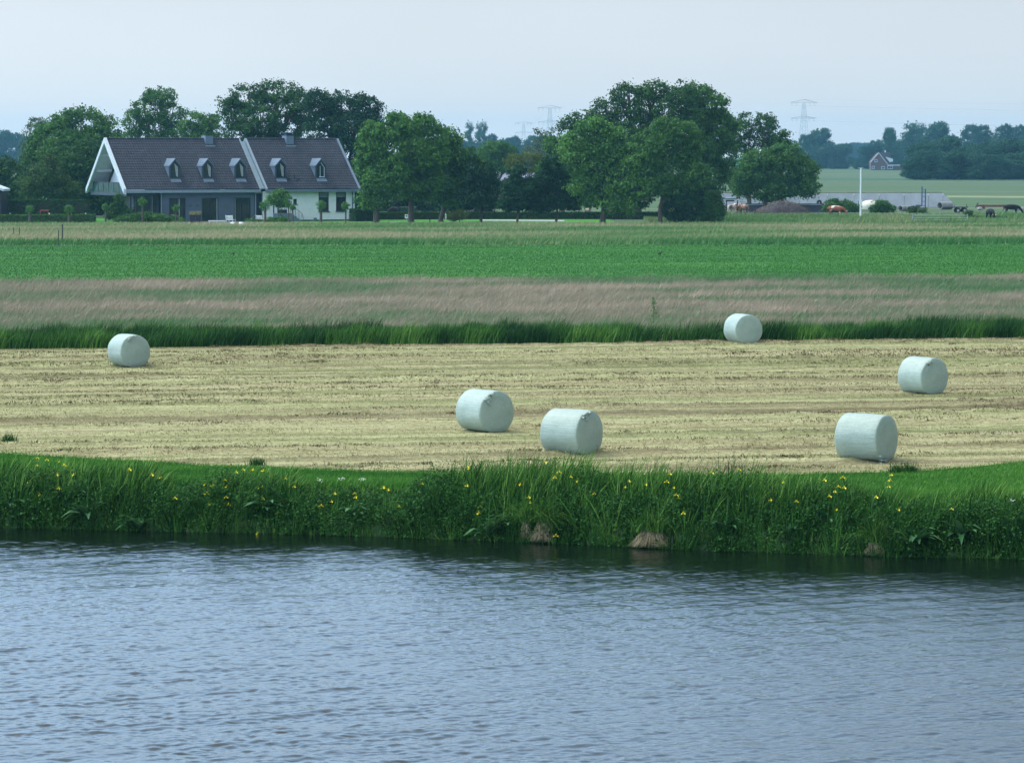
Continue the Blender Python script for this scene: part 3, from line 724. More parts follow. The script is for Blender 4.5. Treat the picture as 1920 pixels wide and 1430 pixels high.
HROT = math.radians(25)
O = at(232, 417.5); U = Vector((math.cos(HROT), math.sin(HROT), 0)); W_ = Vector((-math.sin(HROT), math.cos(HROT), 0))
HD = 7.0; EZ0, EZ1, RZ = 3.45, 3.72, 9.62        # half depth, eave, ridge
def hu(px, v=0.0, z=2.0):
    """facade coordinate whose point (u, v) shows at photograph column px"""
    t = (px - 960) / F; q = O + W_ * v; den = U.x - t * U.y * CP
    return (t * (q.y * CP + (HC - z) * SP) - q.x) / den
house = empty('farmhouse', O, HROT, 'long house with steep brown tiled roof, left half grey and right half white', 'house')
def rz(v): return EZ1 + (RZ - EZ1) * v / HD       # roof surface height at depth v from the eave
uA0, uA1 = 0.0, hu(489, 0, 3.6); uB0, uB1 = hu(498, 0, 3.6), hu(675, 0, 3.6)
uAr = hu(457, HD, RZ)
def roofpart(name, u0, u1):
    """tiled slab on both slopes built as courses that overlap"""
    mb = MB(); n = 20; t = .16
    for sgn in (0, 1):
        for i in range(n):
            a, b = i / n * HD, (i + 1) / n * HD + .04
            za, zb = rz(a) + t + .045, rz(min(b, HD)) + t
            b = min(b, HD)
            if sgn: A, B = 2 * HD - a, 2 * HD - b
            else: A, B = a, b
            mb.add([(u0, A, za), (u1, A, za), (u1, B, zb), (u0, B, zb), (u0, A, za - .11), (u1, A, za - .11), (u1, B, zb - .11), (u0, B, zb - .11)],
                   [(0, 1, 2, 3), (7, 6, 5, 4), (0, 4, 5, 1), (1, 5, 6, 2), (2, 6, 7, 3), (3, 7, 4, 0)])
    o = mb.build(name, M['tiles'], house)
    r = MB(); r.tube([(u0, HD, RZ + .16), (u1, HD, RZ + .16)], .13, 8); r.build('ridge_tiles', M['tiles'], o, smooth=True)
    return o
roofA = roofpart('roof', uA0 + .30, uA1 - .15); roofB = roofpart('roof', uB0 + .25, uB1 - .22)
def barge(name, u0, u1, mat, out=.0, both=True, th=.34, lift=.26):
    mb = MB()
    def seg(v0, v1):
        z0, z1 = rz(v0 if v0 <= HD else 2 * HD - v0), rz(v1 if v1 <= HD else 2 * HD - v1)
        mb.prism([(v0, z0 - th + lift), (v1, z1 - th + lift), (v1, z1 + lift), (v0, z0 + lift)], u0, u1, 'x')
    seg(-.12, HD)
    if both: seg(HD, 2 * HD + .12)
    return mb.build(name, mat, house)
barge('bargeboard', uA0 - .02, uA0 + .30, M['trim'], th=.62, lift=.30)
barge('verge_trim', uA1 - .15, uA1 + .0, M['zinc_light']); barge('verge_trim', uB0, uB0 + .25, M['zinc_light']); barge('verge_trim', uB1 - .22, uB1 + .06, M['zinc'])
# strip between the two roofs
mb = MB(); mb.prism([(.4, rz(.4) - .25), (HD, RZ - .25), (HD, RZ - .15), (.4, rz(.4) - .15)], uA1, uB0, 'x')
mb.prism([(2 * HD - .4, rz(.4) - .25), (HD, RZ - .25), (HD, RZ - .15), (2 * HD - .4, rz(.4) - .15)], uA1, uB0, 'x'); mb.build('roof_valley', M['zinc_light'], house)
for u0, u1, mt in ((uA0 + .28, uA1 - .01, 'zinc_light'), (uB0 + .02, uB1 + .04, 'zinc')):
    MB().box(u0, u1, -.14, .10, EZ0 - .02, EZ1 + .05).build('gutter', M[mt], house, bevel=.02)
    MB().box(u0, u1, 2 * HD - .1, 2 * HD + .14, EZ0 - .02, EZ1 + .05).build('gutter', M[mt], house)
# soffit under the big overhang at the left gable and the recessed gable wall
GU = 2.3; WV = .55     # the recessed gable lies GU metres back, walls WV behind the eave
mb = MB()
for a, b in ((0, HD), (2 * HD, HD)):
    za, zb = rz(0), rz(HD)
    mb.add([(.30, a, za - .02), (GU + .3, a, za - .02), (GU + .3, b, zb - .02), (.30, b, zb - .02), (.30, a, za + .1), (GU + .3, a, za + .1), (GU + .3, b, zb + .1), (.30, b, zb + .1)],
           [(0, 1, 2, 3), (7, 6, 5, 4), (0, 4, 5, 1), (1, 5, 6, 2), (2, 6, 7, 3), (3, 7, 4, 0)])
mb.build('soffit', M['soffit'], house)
for v in (HD + 1.9, HD + 4.1, HD + 5.9):
    z = rz(2 * HD - v); MB().box(.35, GU, v - .10, v + .10, z - .30, z - .03).build('purlin', M['soffit'], house)
MB().prism([(.35, EZ1 - .1), (2 * HD - .35, EZ1 - .1), (HD, RZ - .35)], GU, GU + .15, 'x').build('gable_wall', M['soffit'], house)
mb = MB()
for a, b in ((.35, HD), (2 * HD - .35, HD)):
    mb.prism([(a, EZ1 - .1), (b, RZ - .35), (b, RZ - 1.1), (a + (.55 if a < HD else -.55), EZ1 - .1)], GU - .08, GU, 'x')
mb.box(GU - .08, GU, 1, 2 * HD - 1, EZ1 - .1, EZ1 + .1); mb.build('gable_frame', M['frame'], house)
MB().box(GU - 1.8, GU + .5, .35, 2 * HD - .35, EZ0 - .35, EZ0).build('balcony_floor', M['zinc_dark'], house)
bal = MB().box(GU - 1.8, GU - 1.75, 1.2, 2 * HD - 1.2, EZ0, EZ0 + 1.15).build('balcony_glass', M['glass_green'], house)
mb = MB()
for v in np.linspace(1.2, 2 * HD - 1.2, 7): mb.box(GU - 1.83, GU - 1.72, v - .03, v + .03, EZ0, EZ0 + 1.2)
mb.box(GU - 1.84, GU - 1.71, 1.2, 2 * HD - 1.2, EZ0 + 1.15, EZ0 + 1.22); mb.build('balcony_rail', M['frame'], bal)
# walls
uG = hu(303, WV, 2); uW0 = hu(493, WV, 2); uW1 = hu(665, WV, 2)
def wall_with_holes(name, u0, u1, z0, z1, holes, mat, th=.35, v=WV):
    mb = MB(); us = sorted({u0, u1} | {h[0] for h in holes} | {h[1] for h in holes})
    for a, b in zip(us[:-1], us[1:]):
        hs = sorted([(h[2], h[3]) for h in holes if h[0] <= a + 1e-6 and h[1] >= b - 1e-6]); z = z0
        for c, d in hs:
            if c > z: mb.box(a, b, v, v + th, z, c)
            z = d
        if z < z1: mb.box(a, b, v, v + th, z, z1)
    return mb.build(name, mat, house)
def zr(py): return HC - (py - HOR) * (O.y + 4) / F
def win(px0, px1, py0, py1, panes=2, name='window', mat='frame', curtain=None, blind=0, sill=False, v=WV, muntin=None):
    a, b = hu(px0, v, 2), hu(px1, v, 2); z1, z0 = zr(py0), max(.05, zr(py1)); f = .09
    mb = MB(); mb.box(a, a + f, v + .04, v + .22, z0, z1); mb.box(b - f, b, v + .04, v + .22, z0, z1)
    mb.box(a + f, b - f, v + .04, v + .22, z1 - f, z1); mb.box(a + f, b - f, v + .04, v + .22, z0, z0 + f * 1.4)
    for i in range(1, panes):
        c = a + (b - a) * i / panes; mb.box(c - .06, c + .06, v + .05, v + .2, z0 + f * 1.4, z1 - f)
    if muntin: mb.box(a + f, b - f, v + .06, v + .19, z0 + (z1 - z0) * muntin, z0 + (z1 - z0) * muntin + .07)
    o = mb.build(name, M[mat], house)
    MB().box(a + f, b - f, v + .12, v + .14, z0 + f, z1 - f).build('pane', M['glass'], o)
    if curtain:
        mb = MB()
        for c0, c1 in curtain: mb.box(a + (b - a) * c0, a + (b - a) * c1, v + .105, v + .118, z0 + f * 1.4, z1 - f)
        mb.build('curtain', M['curtain'], o)
    if blind: MB().box(a + f, b - f, v + .10, v + .118, z1 - f - (z1 - z0) * blind, z1 - f).build('blind', M['blind'], o)
    if sill: MB().box(a - .08, b + .08, v - .12, v + .04, z0 - .1, z0 - .003).build('sill', M['zinc_dark'], o)
    return (a, b, z0, z1)
gh = [win(317, 348, 371, 416, 2, 'french_door', curtain=[(.60, .66)]), win(378.5, 409.5, 371, 416, 2, 'french_door', curtain=[(.9, .97)]), win(439, 470, 371, 416, 2, 'french_door', curtain=[(.03, .10)])]
wall_with_holes('wall', uG, uA1 - .6, 0, EZ0 + .1, gh, M['greywall'])
for u in (hu(302.5, WV - .1, 2), hu(479.5, WV - .1, 2)):
    MB().tube([(u, WV - .1, .1), (u, WV - .1, EZ0)], .06, 8).build('downpipe', M['zinc_light'], house)
wh = [win(597.5, 616.5, 361, 397.5, 1, sill=True, blind=.24), win(630, 649, 361, 397.5, 1, sill=True, blind=.24), win(550, 556.5, 374, 383.5, 1, sill=True),
      win(520, 538, 394, 405, 1), win(512, 514.5, 385, 404, 1)]
wall_with_holes('wall', uW0, uW1, 0, EZ0 + .1, wh, M['whitewall'])
MB().box(uW1 - .3, uW1, WV + .35, 2 * HD - WV, 0, EZ0 + .1).build('wall', M['whitewall'], house)
MB().prism([(WV + .1, EZ0 + .1), (2 * HD - WV - .1, EZ0 + .1), (HD, RZ - .3)], uW1 - .3, uW1, 'x').build('gable_wall', M['whitewall'], house)
MB().box(uA1 - .9, uW0 + .05, WV + 1.0, WV + 1.2, 0, EZ0 + .4).build('recess_wall', M['zinc_dark'], house)
MB().box(uG, uW1 - .3, 2 * HD - WV - .3, 2 * HD - WV, 0, EZ0 + .1).build('wall', M['greywall'], house)
MB().box(uG + .4, uW1 - .5, 1.5, 2 * HD - 2, EZ0 - .15, EZ0 - .05).build('ceiling_slab', M['soffit'], house)
MB().tube([(hu(661, WV - .1, 2), WV - .1, .1), (hu(661, WV - .1, 2), WV - .1, EZ0)], .07, 8).build('downpipe', plain('blue_downpipe', (.05, .10, .19), .4), house)
MB().box(hu(588, WV, 1), hu(594, WV, 1), WV - .02, WV + .05, zr(413), zr(410)).build('cellar_vent', M['zinc'], house)
MB().box(uW0, uW1, WV - .03, WV - .003, 0, .14).build('plinth', M['zinc_dark'], house)
# glazed corner below the balcony
mb = MB(); uC = hu(243, WV + .6, 2)
for px in (244, 253, 268, 283, 296): u = hu(px, WV + .6, 2); mb.box(u - .09, u + .09, WV + .5, WV + .75, 0, EZ0 - .3)
mb.box(uC, uG, WV + .5, WV + .75, EZ0 - .32, EZ0 + .1); gl = mb.build('corner_glazing', M['zinc_dark'], house)
MB().box(uC, uG, WV + .6, WV + .63, 0.02, EZ0 - .3).build('pane', M['glass'], gl)
MB().box(uC + 2.5, uC + 2.6, WV + .75, 2 * HD - 1, 0.02, EZ0 - .3).build('wall', M['frame'], gl)
for px in (248.5, 284): u = hu(px, WV + .6, 2); MB().box(u - .14, u + .14, WV + .585, WV + .598, .1, EZ0 - .35).build('curtain', M['blind'], gl)
# dormers
def dormer(px, curtain, white=False):
    zb, ze, za = 5.02, 6.55, 7.32; v0 = (zb - .1 - EZ1) / (RZ - EZ1) * HD - .1; wd = 1.38
    u0 = hu(px, v0, 6); u1 = u0 + wd; um = (u0 + u1) / 2
    vE = (ze - EZ1 - .15) / (RZ - EZ1) * HD; vA = (za - EZ1 - .15) / (RZ - EZ1) * HD
    mb = MB(); f = .15
    mb.box(u0, u0 + f, v0, v0 + .3, zb, ze); mb.box(u1 - f, u1, v0, v0 + .3, zb, ze); mb.box(u0 + f, u1 - f, v0 + .02, v0 + .3, zb, zb + f)
    mb.add([(u0, v0, ze), (u1, v0, ze), (um, v0, za), (u0 + f, v0, ze - .05), (u1 - f, v0, ze - .05), (um, v0, za - .24),
            (u0, v0 + .3, ze), (u1, v0 + .3, ze), (um, v0 + .3, za), (u0 + f, v0 + .3, ze - .05), (u1 - f, v0 + .3, ze - .05), (um, v0 + .3, za - .24)],
           [(0, 3, 5, 2), (2, 5, 4, 1), (6, 8, 11, 9), (8, 7, 10, 11), (3, 9, 11, 5), (5, 11, 10, 4)])
    d = mb.build('dormer', M['zinc_dark'], house)
    mb = MB()
    for u in (u0, u1 - .02): mb.prism([(v0 + .3, zb - .05), (v0 + .3, ze), (vE + .3, ze), (v0 + .31, zb - .06)], u, u + .02, 'x')
    mb.build('cheek', M['zinc'], d)
    mb = MB(); t = .05
    for a, b in ((u0 - .06, um), (u1 + .06, um)):
        mb.add([(a, v0 - .06, ze - .04), (b, v0 - .06, za + .04), (b, vA + .4, za + .04), (a, vE + .4, ze - .04), (a, v0 - .06, ze + t), (b, v0 - .06, za + .04 + t * 2), (b, vA + .4, za + .04 + t * 2), (a, vE + .4, ze + t)],
               [(0, 1, 2, 3), (7, 6, 5, 4), (0, 4, 5, 1), (1, 5, 6, 2), (2, 6, 7, 3), (3, 7, 4, 0)])
        for k in range(4):
            q = k / 4 + .1; aa, bb = a + (b - a) * q, a + (b - a) * (q + .04); z_ = ze + t + (za - ze + .06) * q
            mb.box(min(aa, bb), max(aa, bb), v0 - .05, vE + .3, z_, z_ + .05)
    mb.build('dormer_roof', M['zinc'], d)
    g = MB(); g.add([(u0 + f, v0 + .2, zb + f), (u1 - f, v0 + .2, zb + f), (u1 - f, v0 + .2, ze - .05), (um, v0 + .2, za - .24), (u0 + f, v0 + .2, ze - .05)], [(0, 1, 2, 3, 4)])
    g.build('pane', M['glass'], d)
    c = MB(); q = [(.45, 1.0, .62), (.5, .95, .6)][0]
    if curtain: c.add([(um - .05, v0 + .17, za - .4), (u1 - f - .12, v0 + .17, ze - .1), (u1 - f - .12, v0 + .17, zb + f + .1), (um + .18, v0 + .17, zb + f + .2)], [(0, 1, 2, 3)]); c.build('curtain', M['curtain'], d)
    if white:
        a, b = um - .18, u1 - f - .04
        c.box(a, b, v0 + .12, v0 + .19, zb + f + .02, zb + f + .12); c.box(b - .07, b, v0 + .12, v0 + .19, zb + f + .12, ze - .2); c.box(a + .1, a + .14, v0 + .12, v0 + .19, zb + f + .12, ze)
        c.add([(b - .07, v0 + .12, ze - .2), (b, v0 + .12, ze - .2), (um + .04, v0 + .12, za - .32), (um, v0 + .12, za - .42)], [(0, 1, 2, 3)]); c.build('inner_frame', M['trim'], d)
    MB().add([(u0 + .05, v0 - .45, rz(v0 - .45) + .24), (u1 - .05, v0 - .45, rz(v0 - .45) + .24), (u1 - .05, v0 + .03, zb + .04), (u0 + .05, v0 + .03, zb + .04)], [(0, 1, 2, 3)]).build('lead_apron', M['zinc'], d)
    return d
for px, cu, wh_ in ((318, True, False), (379.5, True, False), (440.5, True, False), (516.5, True, False), (592, False, True)): dormer(px, cu, wh_)
for px0, px1, cap in ((386.5, 399.5, False), (538, 550.5, True)):
    a = hu(px0, HD - .9, 9); b = a + .95
    ch = MB().box(a, b, HD - .75, HD + .75, RZ - 1.1, RZ + .55).build('chimney', M['zinc'], roofA if not cap else roofB)
    k = MB().box(a - .04, b + .04, HD - .79, HD + .79, RZ + .55, RZ + .62)
    if cap: k.box(a + .15, b - .15, HD - .4, HD + .4, RZ + .62, RZ + .85); k.box(a - .1, b + .1, HD - .7, HD + .7, RZ + .85, RZ + .95)
    k.build('chimney_cap', M['zinc_dark'], ch)
    f_ = MB(); f_.box(a - .12, b + .12, HD - 1.1, HD - .76, RZ - 1.05, RZ - .6); f_.build('flashing', M['zinc_light'], ch)
v_ = 1.35; up = hu(552, v_, 5)
pp = MB().tube([(up, v_, rz(v_)), (up, v_, rz(v_) + .75)], .07, 8).build('vent_pipe', M['frame'], roofB)
for dpx in (541, 559): u = hu(dpx, 1.2, 5); MB().box(u - .14, u + .14, 1.1, 1.35, rz(1.2) + .15, rz(1.2) + .36).build('tile_vent', M['frame'], roofB)
for px in (357, 370): u = hu(px, WV - .08, 2); MB().tube([(u, WV - .07, zr(386)), (u, WV - .07, zr(384))], .07, 8).build('wall_lamp', M['frame'], house)
# steps and rail at the white half
mb = MB(); a = hu(519, WV - 1.2, 0); b = hu(546, WV - 1.2, 0)
mb.box(a, b, WV - 1.5, WV - .004, 0, .95)
for i in range(4): mb.box(b + i * .3, b + i * .3 + .3, WV - 1.5, WV - .004, 0, .76 - i * .19)
st = mb.build('entrance_steps', M['zinc'], house)
mb = MB(); r = .025; pts = [(b - .9, WV - 1.5, 1.85), (b, WV - 1.5, 1.85), (b + 1.25, WV - 1.5, .95), (b + 1.5, WV - 1.5, .2)]
mb.tube(pts, r, 5)
for x_ in np.linspace(b - .9, b, 5): mb.tube([(x_, WV - 1.5, .95), (x_, WV - 1.5, 1.85)], r, 5)
for q in (.35, .7, 1): mb.tube([(b + 1.25 * q, WV - 1.5, .4), (b + 1.25 * q, WV - 1.5, 1.85 - .9 * q)], r, 5)
mb.build('handrail', M['frame'], st)
tp = at(430, 418.4); tag(patch('terrace', [(315, 418.5), (492, 418.6), (492, 416.5), (325, 416.5)], .006, plain('grey_terrace', (.16, .18, .21), .8)), kind='structure')

# ================================================================== TREES
T_ = tree
GR = 'trees round the house and farmyard'
# left of the house
T_('broadleaf_tree', 'large round green tree left of the house gable', (140, 410), 455, [(150, 238, 62, 34), (110, 262, 52, 40), (190, 262, 40, 40), (150, 290, 70, 45), (90, 315, 50, 40), (205, 305, 32, 45), (75, 272, 25, 32)], 'green', group=GR, seed=21, r0=.5, clump=.85, per=30, dens=.85)
T_('thin_tree', 'thin pale half-bare tree at the far left edge of the grove', (66, 405), 500, [(68, 245, 16, 26), (52, 275, 14, 24), (80, 232, 10, 14)], 'pale', group=GR, seed=22, dens=.45, per=14, clump=.6, size=.3, r0=.16, twigs=12)
T_('broadleaf_tree', 'dark green tree behind the long hedge at the left edge', (12, 408), 450, [(15, 335, 40, 40), (-20, 345, 40, 40), (40, 365, 35, 30), (-5, 372, 40, 25)], 'dark', group=GR, seed=23)
T_('broadleaf_tree', 'olive green tree with a thin trunk rising behind the hedge', (88, 402), 432, [(88, 330, 30, 28), (70, 350, 30, 25), (108, 352, 34, 24), (90, 305, 16, 16), (128, 360, 20, 14)], 'olive', group=GR, seed=24, r0=.16, size=.28, clump=.6)
T_('broadleaf_tree', 'very dark bushy tree touching the white gable bargeboard', (165, 408), 440, [(160, 300, 38, 34), (150, 345, 35, 38), (185, 335, 30, 38), (175, 378, 38, 26), (130, 325, 22, 28), (210, 360, 30, 36), (215, 388, 26, 22)], 'dark', group=GR, seed=25)
# behind the house
T_('broadleaf_tree', 'tall airy tree with gaps of sky above the left roof ridge', (300, 400), 520, [(300, 185, 32, 20), (270, 205, 28, 20), (325, 215, 24, 22), (250, 232, 22, 22), (290, 240, 36, 24), (325, 250, 26, 20), (245, 255, 18, 16)], 'green', group=GR, seed=26, dens=.62, per=24, clump=.75, r0=.38, twigs=12)
T_('broadleaf_tree', 'lower rounded tree above the ridge beside the left chimney', (375, 400), 505, [(378, 228, 28, 18), (355, 245, 22, 18), (400, 250, 18, 18), (375, 258, 30, 14)], 'green', group=GR, seed=27, dens=.8)
T_('broadleaf_tree', 'very tall dark tree behind the middle of the roof', (500, 400), 490, [(465, 185, 42, 26), (520, 175, 40, 24), (440, 215, 30, 26), (490, 225, 45, 30), (555, 190, 38, 26), (450, 250, 36, 20), (535, 240, 45, 28), (580, 215, 30, 30), (425, 190, 14, 14), (500, 270, 60, 20)], 'dark', group=GR, seed=28, dens=.62, per=26, clump=.8, r0=.55, twigs=12)
T_('broadleaf_tree', 'very tall dark tree behind the right end of the roof', (650, 405), 480, [(600, 195, 30, 26), (640, 200, 40, 26), (685, 205, 32, 26), (610, 240, 40, 32), (665, 245, 48, 38), (690, 290, 30, 40), (640, 290, 40, 40), (700, 225, 18, 22), (685, 345, 32, 40), (670, 385, 28, 24)], 'deep', group=GR, seed=29, dens=.8, per=28, clump=.8, r0=.55, twigs=10)
# right of the house
T_('broadleaf_tree', 'fresh green tree at the right corner of the white wall', (705, 420), 398, [(700, 250, 24, 20), (696, 278, 22, 26), (722, 262, 26, 24), (738, 226, 12, 10), (684, 300, 14, 18), (700, 310, 34, 28), (735, 315, 26, 30), (697, 340, 18, 22), (720, 350, 30, 24), (695, 375, 26, 14), (740, 235, 20, 18)], 'fresh', group=GR, seed=30, r0=.32, clump=.7, per=28)
T_('broadleaf_tree', 'green tree with forked crooked trunk, tallest right of the house', (771, 419), 402, [(792, 226, 16, 13), (770, 240, 20, 16), (812, 236, 14, 14), (765, 262, 26, 22), (805, 262, 26, 22), (752, 222, 12, 8), (780, 290, 38, 30), (755, 320, 26, 26), (800, 325, 34, 28), (780, 355, 34, 22), (815, 290, 22, 26)], 'fresh', group=GR, seed=31, r0=.36, clump=.7, per=28)
T_('broadleaf_tree', 'sloping green tree beside the black lamp post', (827, 418), 408, [(838, 256, 16, 14), (852, 272, 22, 18), (868, 292, 26, 20), (832, 285, 22, 20), (835, 305, 32, 28), (880, 315, 30, 26), (855, 340, 36, 26), (825, 355, 26, 24), (890, 350, 26, 26), (865, 378, 28, 14)], 'green', group=GR, seed=32, r0=.30)
T_('broadleaf_tree', 'dark green tree above the parked dark car', (902, 419), 406, [(905, 330, 26, 26), (890, 355, 26, 24), (920, 355, 26, 24), (903, 378, 36, 16)], 'deep', group=GR, seed=33, r0=.16, size=.28, clump=.6)
T_('linden_tree', 'small dark cone-shaped tree, left of the matching pair', (970, 420), 396, [(970, 325, 16, 16), (962, 348, 24, 18), (984, 350, 24, 18), (970, 372, 36, 18), (956, 382, 22, 12), (990, 382, 22, 12)], 'deep', group=GR, seed=34, r0=.14, size=.28, clump=.55)
T_('linden_tree', 'wider dark cone-shaped tree, right of the matching pair', (1043, 419), 398, [(1035, 312, 20, 18), (1025, 340, 26, 20), (1055, 340, 28, 20), (1040, 368, 42, 20), (1020, 382, 26, 14), (1068, 378, 26, 14)], 'deep', group=GR, seed=35, r0=.15, size=.28, clump=.55)
T_('broadleaf_tree', 'mid green round tree behind, between the lawn trees and barn roof', (932, 400), 560, [(925, 280, 28, 16), (950, 288, 24, 14), (915, 300, 26, 20), (945, 305, 30, 18)], 'green', group=GR, seed=36)
T_('thin_tree', 'yellowish sparse tree in front of the grey barn roof', (992, 405), 470, [(965, 302, 20, 12), (990, 298, 20, 14), (1012, 302, 18, 14), (985, 315, 28, 9)], 'yellowish', group=GR, seed=37, dens=.55, per=16, size=.26, clump=.5, r0=.13, twigs=10)
T_('thin_tree', 'spindly half-bare tree below the left pylon', (1012, 405), 480, [(1008, 258, 12, 20), (1022, 280, 14, 22), (998, 285, 12, 16), (1030, 255, 10, 14)], 'pale', group=GR, seed=38, dens=.4, per=12, size=.26, clump=.5, r0=.14, twigs=12)
T_('broadleaf_tree', 'low mixed green tree filling the gap left of the big grove', (1055, 402), 450, [(1045, 275, 26, 24), (1060, 305, 30, 26), (1030, 320, 22, 22)], 'green', group=GR, seed=39, dens=.85)
T_('broadleaf_tree', 'broad fresh green tree with V-shaped trunk in the middle', (1130, 419), 396, [(1112, 238, 28, 15), (1080, 262, 24, 17), (1150, 256, 26, 15), (1070, 288, 24, 20), (1125, 275, 30, 20), (1160, 285, 24, 20), (1196, 272, 22, 14), (1215, 296, 20, 14), (1110, 312, 36, 22), (1160, 315, 38, 26), (1200, 310, 32, 24), (1090, 345, 28, 20), (1145, 355, 42, 22), (1195, 350, 34, 22), (1160, 385, 34, 16), (1105, 375, 20, 12)], 'fresh', group=GR, seed=40, r0=.36, fork=.25)
T_('broadleaf_tree', 'tallest dark tree with ragged airy top in the big grove', (1195, 405), 440, [(1180, 180, 34, 22), (1230, 172, 36, 20), (1275, 178, 34, 22), (1135, 208, 34, 22), (1200, 210, 42, 26), (1260, 212, 40, 26), (1090, 225, 26, 20), (1130, 245, 40, 24), (1065, 238, 16, 14), (1290, 230, 30, 28), (1230, 250, 45, 26)], 'dark', group=GR, seed=41, r0=.6, dens=.7, per=24, clump=.8, twigs=12)
T_('broadleaf_tree', 'tall lighter green tree on the right shoulder of the big grove', (1330, 405), 445, [(1305, 180, 32, 24), (1335, 200, 28, 26), (1310, 225, 38, 28), (1345, 245, 34, 34), (1310, 280, 36, 32), (1355, 290, 28, 36), (1330, 330, 36, 36), (1365, 240, 16, 26), (1310, 360, 32, 22)], 'green', group=GR, seed=42, r0=.55)
T_('broadleaf_tree', 'dense green tree behind the V-shaped tree, closing the grove', (1160, 405), 430, [(1120, 270, 34, 30), (1170, 260, 34, 30), (1215, 270, 34, 30), (1100, 310, 40, 34), (1150, 320, 44, 40), (1200, 330, 44, 40), (1110, 355, 34, 28), (1180, 370, 40, 24)], 'dark', group=GR, seed=51, r0=.4)
T_('willow_tree', 'tall willow-like tree with bare curved trunk in front of the grove', (1238, 419), 396, [(1250, 240, 26, 24), (1280, 250, 28, 24), (1235, 275, 28, 26), (1285, 285, 34, 30), (1255, 315, 36, 30), (1300, 325, 26, 28), (1275, 355, 34, 24), (1240, 345, 20, 22)], 'green', group=GR, seed=43, r0=.26, size=.28, clump=.6)
bush('evergreen_bush', 'big dark glossy bush at the foot of the willow-like tree', (1300, 417), 397, [(1300, 385, 38, 30), (1335, 390, 20, 26), (1265, 392, 24, 24), (1320, 365, 24, 20), (1285, 365, 22, 20)], 'deep', 'bushes by the grove', size=.22, clump=.5, per=26, seed=44)
bush('evergreen_bush', 'rounded mid green laurel at the right edge of the grove', (1340, 417), 395, [(1336, 380, 16, 26), (1345, 398, 13, 16), (1325, 400, 16, 14)], 'dark', 'bushes by the grove', size=.2, clump=.45, per=26, seed=45)
T_('broadleaf_tree', 'airy tree with open lower branches right of the big grove', (1405, 392), 500, [(1405, 228, 26, 16), (1435, 235, 22, 18), (1385, 250, 20, 24), (1415, 262, 28, 18), (1445, 255, 14, 14), (1390, 300, 22, 30), (1380, 340, 24, 26)], 'dark', group=GR, seed=46, dens=.6, per=22, clump=.75, r0=.35, twigs=12)
T_('broadleaf_tree', 'small dark tree top peeping over the round tree', (1468, 392), 505, [(1466, 262, 16, 14), (1455, 275, 24, 14), (1480, 285, 14, 12)], 'dark', group=GR, seed=47)
T_('broadleaf_tree', 'round dense green tree in front of the grey farm wall', (1432, 388), 478, [(1430, 300, 38, 22), (1475, 290, 34, 20), (1410, 325, 36, 28), (1460, 325, 46, 32), (1505, 325, 26, 30), (1395, 345, 20, 20), (1440, 355, 48, 20), (1500, 352, 32, 18)], 'green', group=GR, seed=48, r0=.34, dens=1.05)
T_('broadleaf_tree', 'dark filler tree behind the lawn trees beside the house', (800, 400), 470, [(740, 370, 34, 26), (800, 375, 34, 22), (850, 365, 34, 26), (735, 395, 30, 12), (785, 396, 30, 12), (835, 395, 30, 12), (880, 396, 26, 11), (770, 340, 34, 26), (830, 330, 34, 26), (890, 378, 30, 16)], 'deep', group=GR, seed=49, dens=.8)

# fruit trees, willows and shrubs by the house
def pollard(px, py, top, w, label, D=None, seed=0, wood=.13):
    Y = at(px, py).y; k = mpp(Y); P = at(px, py); rng = np.random.default_rng(seed); h = (py - top) * k; rw = w * k / 2
    e = empty('pollard_willow', (P.x, P.y, 0), 0, label, 'willow', 'young pollard willows along the garden edge')
    zc = h - rw * .95; c = rng.normal(size=(60, 3)); c /= np.linalg.norm(c, axis=1)[:, None]; c[:, 2] = c[:, 2] * .9 + .1
    idx = np.repeat(np.arange(60), 26); t = rng.random(len(idx)) ** .6
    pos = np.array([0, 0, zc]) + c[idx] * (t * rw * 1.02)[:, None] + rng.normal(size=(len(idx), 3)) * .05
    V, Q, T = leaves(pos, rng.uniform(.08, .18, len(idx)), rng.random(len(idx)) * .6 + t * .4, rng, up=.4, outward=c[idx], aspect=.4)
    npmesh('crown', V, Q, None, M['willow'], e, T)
    MB().tube([(0, 0, -.1), (.02, 0, zc * .5), (0, 0, zc - .05), (0, 0, zc + .1)], [wood * 1.15, wood * .9, wood * .95, wood * .6], 8).build('trunk', M['bark'], e, smooth=True)
for i, (px, py, tp, w_, lb, wd) in enumerate([
    (56, 422, 385, 18, 'pollard willow at the left end of the lawn', .17), (129.5, 421.5, 385, 19, 'pollard willow beside the small red goal', .17),
    (198, 421, 382, 14, 'thin pollard willow left of the tall garden shrub', .11), (267, 421.5, 371, 17, 'narrow willow in front of the glazed corner', .09),
    (330, 421, 384, 14, 'small willow in front of the left french door', .09), (497, 421.5, 377, 22, 'pollard willow at the joint of grey and white walls', .15),
    (541, 420, 380, 11, 'small pollard willow next to the fruit tree, left of the rail', .07), (549, 420.5, 384, 11, 'small pollard willow in front of the stair rail', .07),
    (601.5, 422, 376, 21, 'pollard willow in front of the left tall window', .16), (648, 421, 379, 17, 'pollard willow in front of the right tall window', .10)]):
    pollard(px, py, tp, w_, lb, seed=100 + i, wood=wd)
T_('fruit_tree', 'small several-stemmed fruit tree before the white wall', (527, 417), 405, [(525, 365, 15, 9), (513, 374, 12, 9), (536, 374, 12, 9), (524, 382, 14, 7)], 'fresh', group=GR, seed=60, size=.2, clump=.38, per=20, r0=.07, fork=.3)
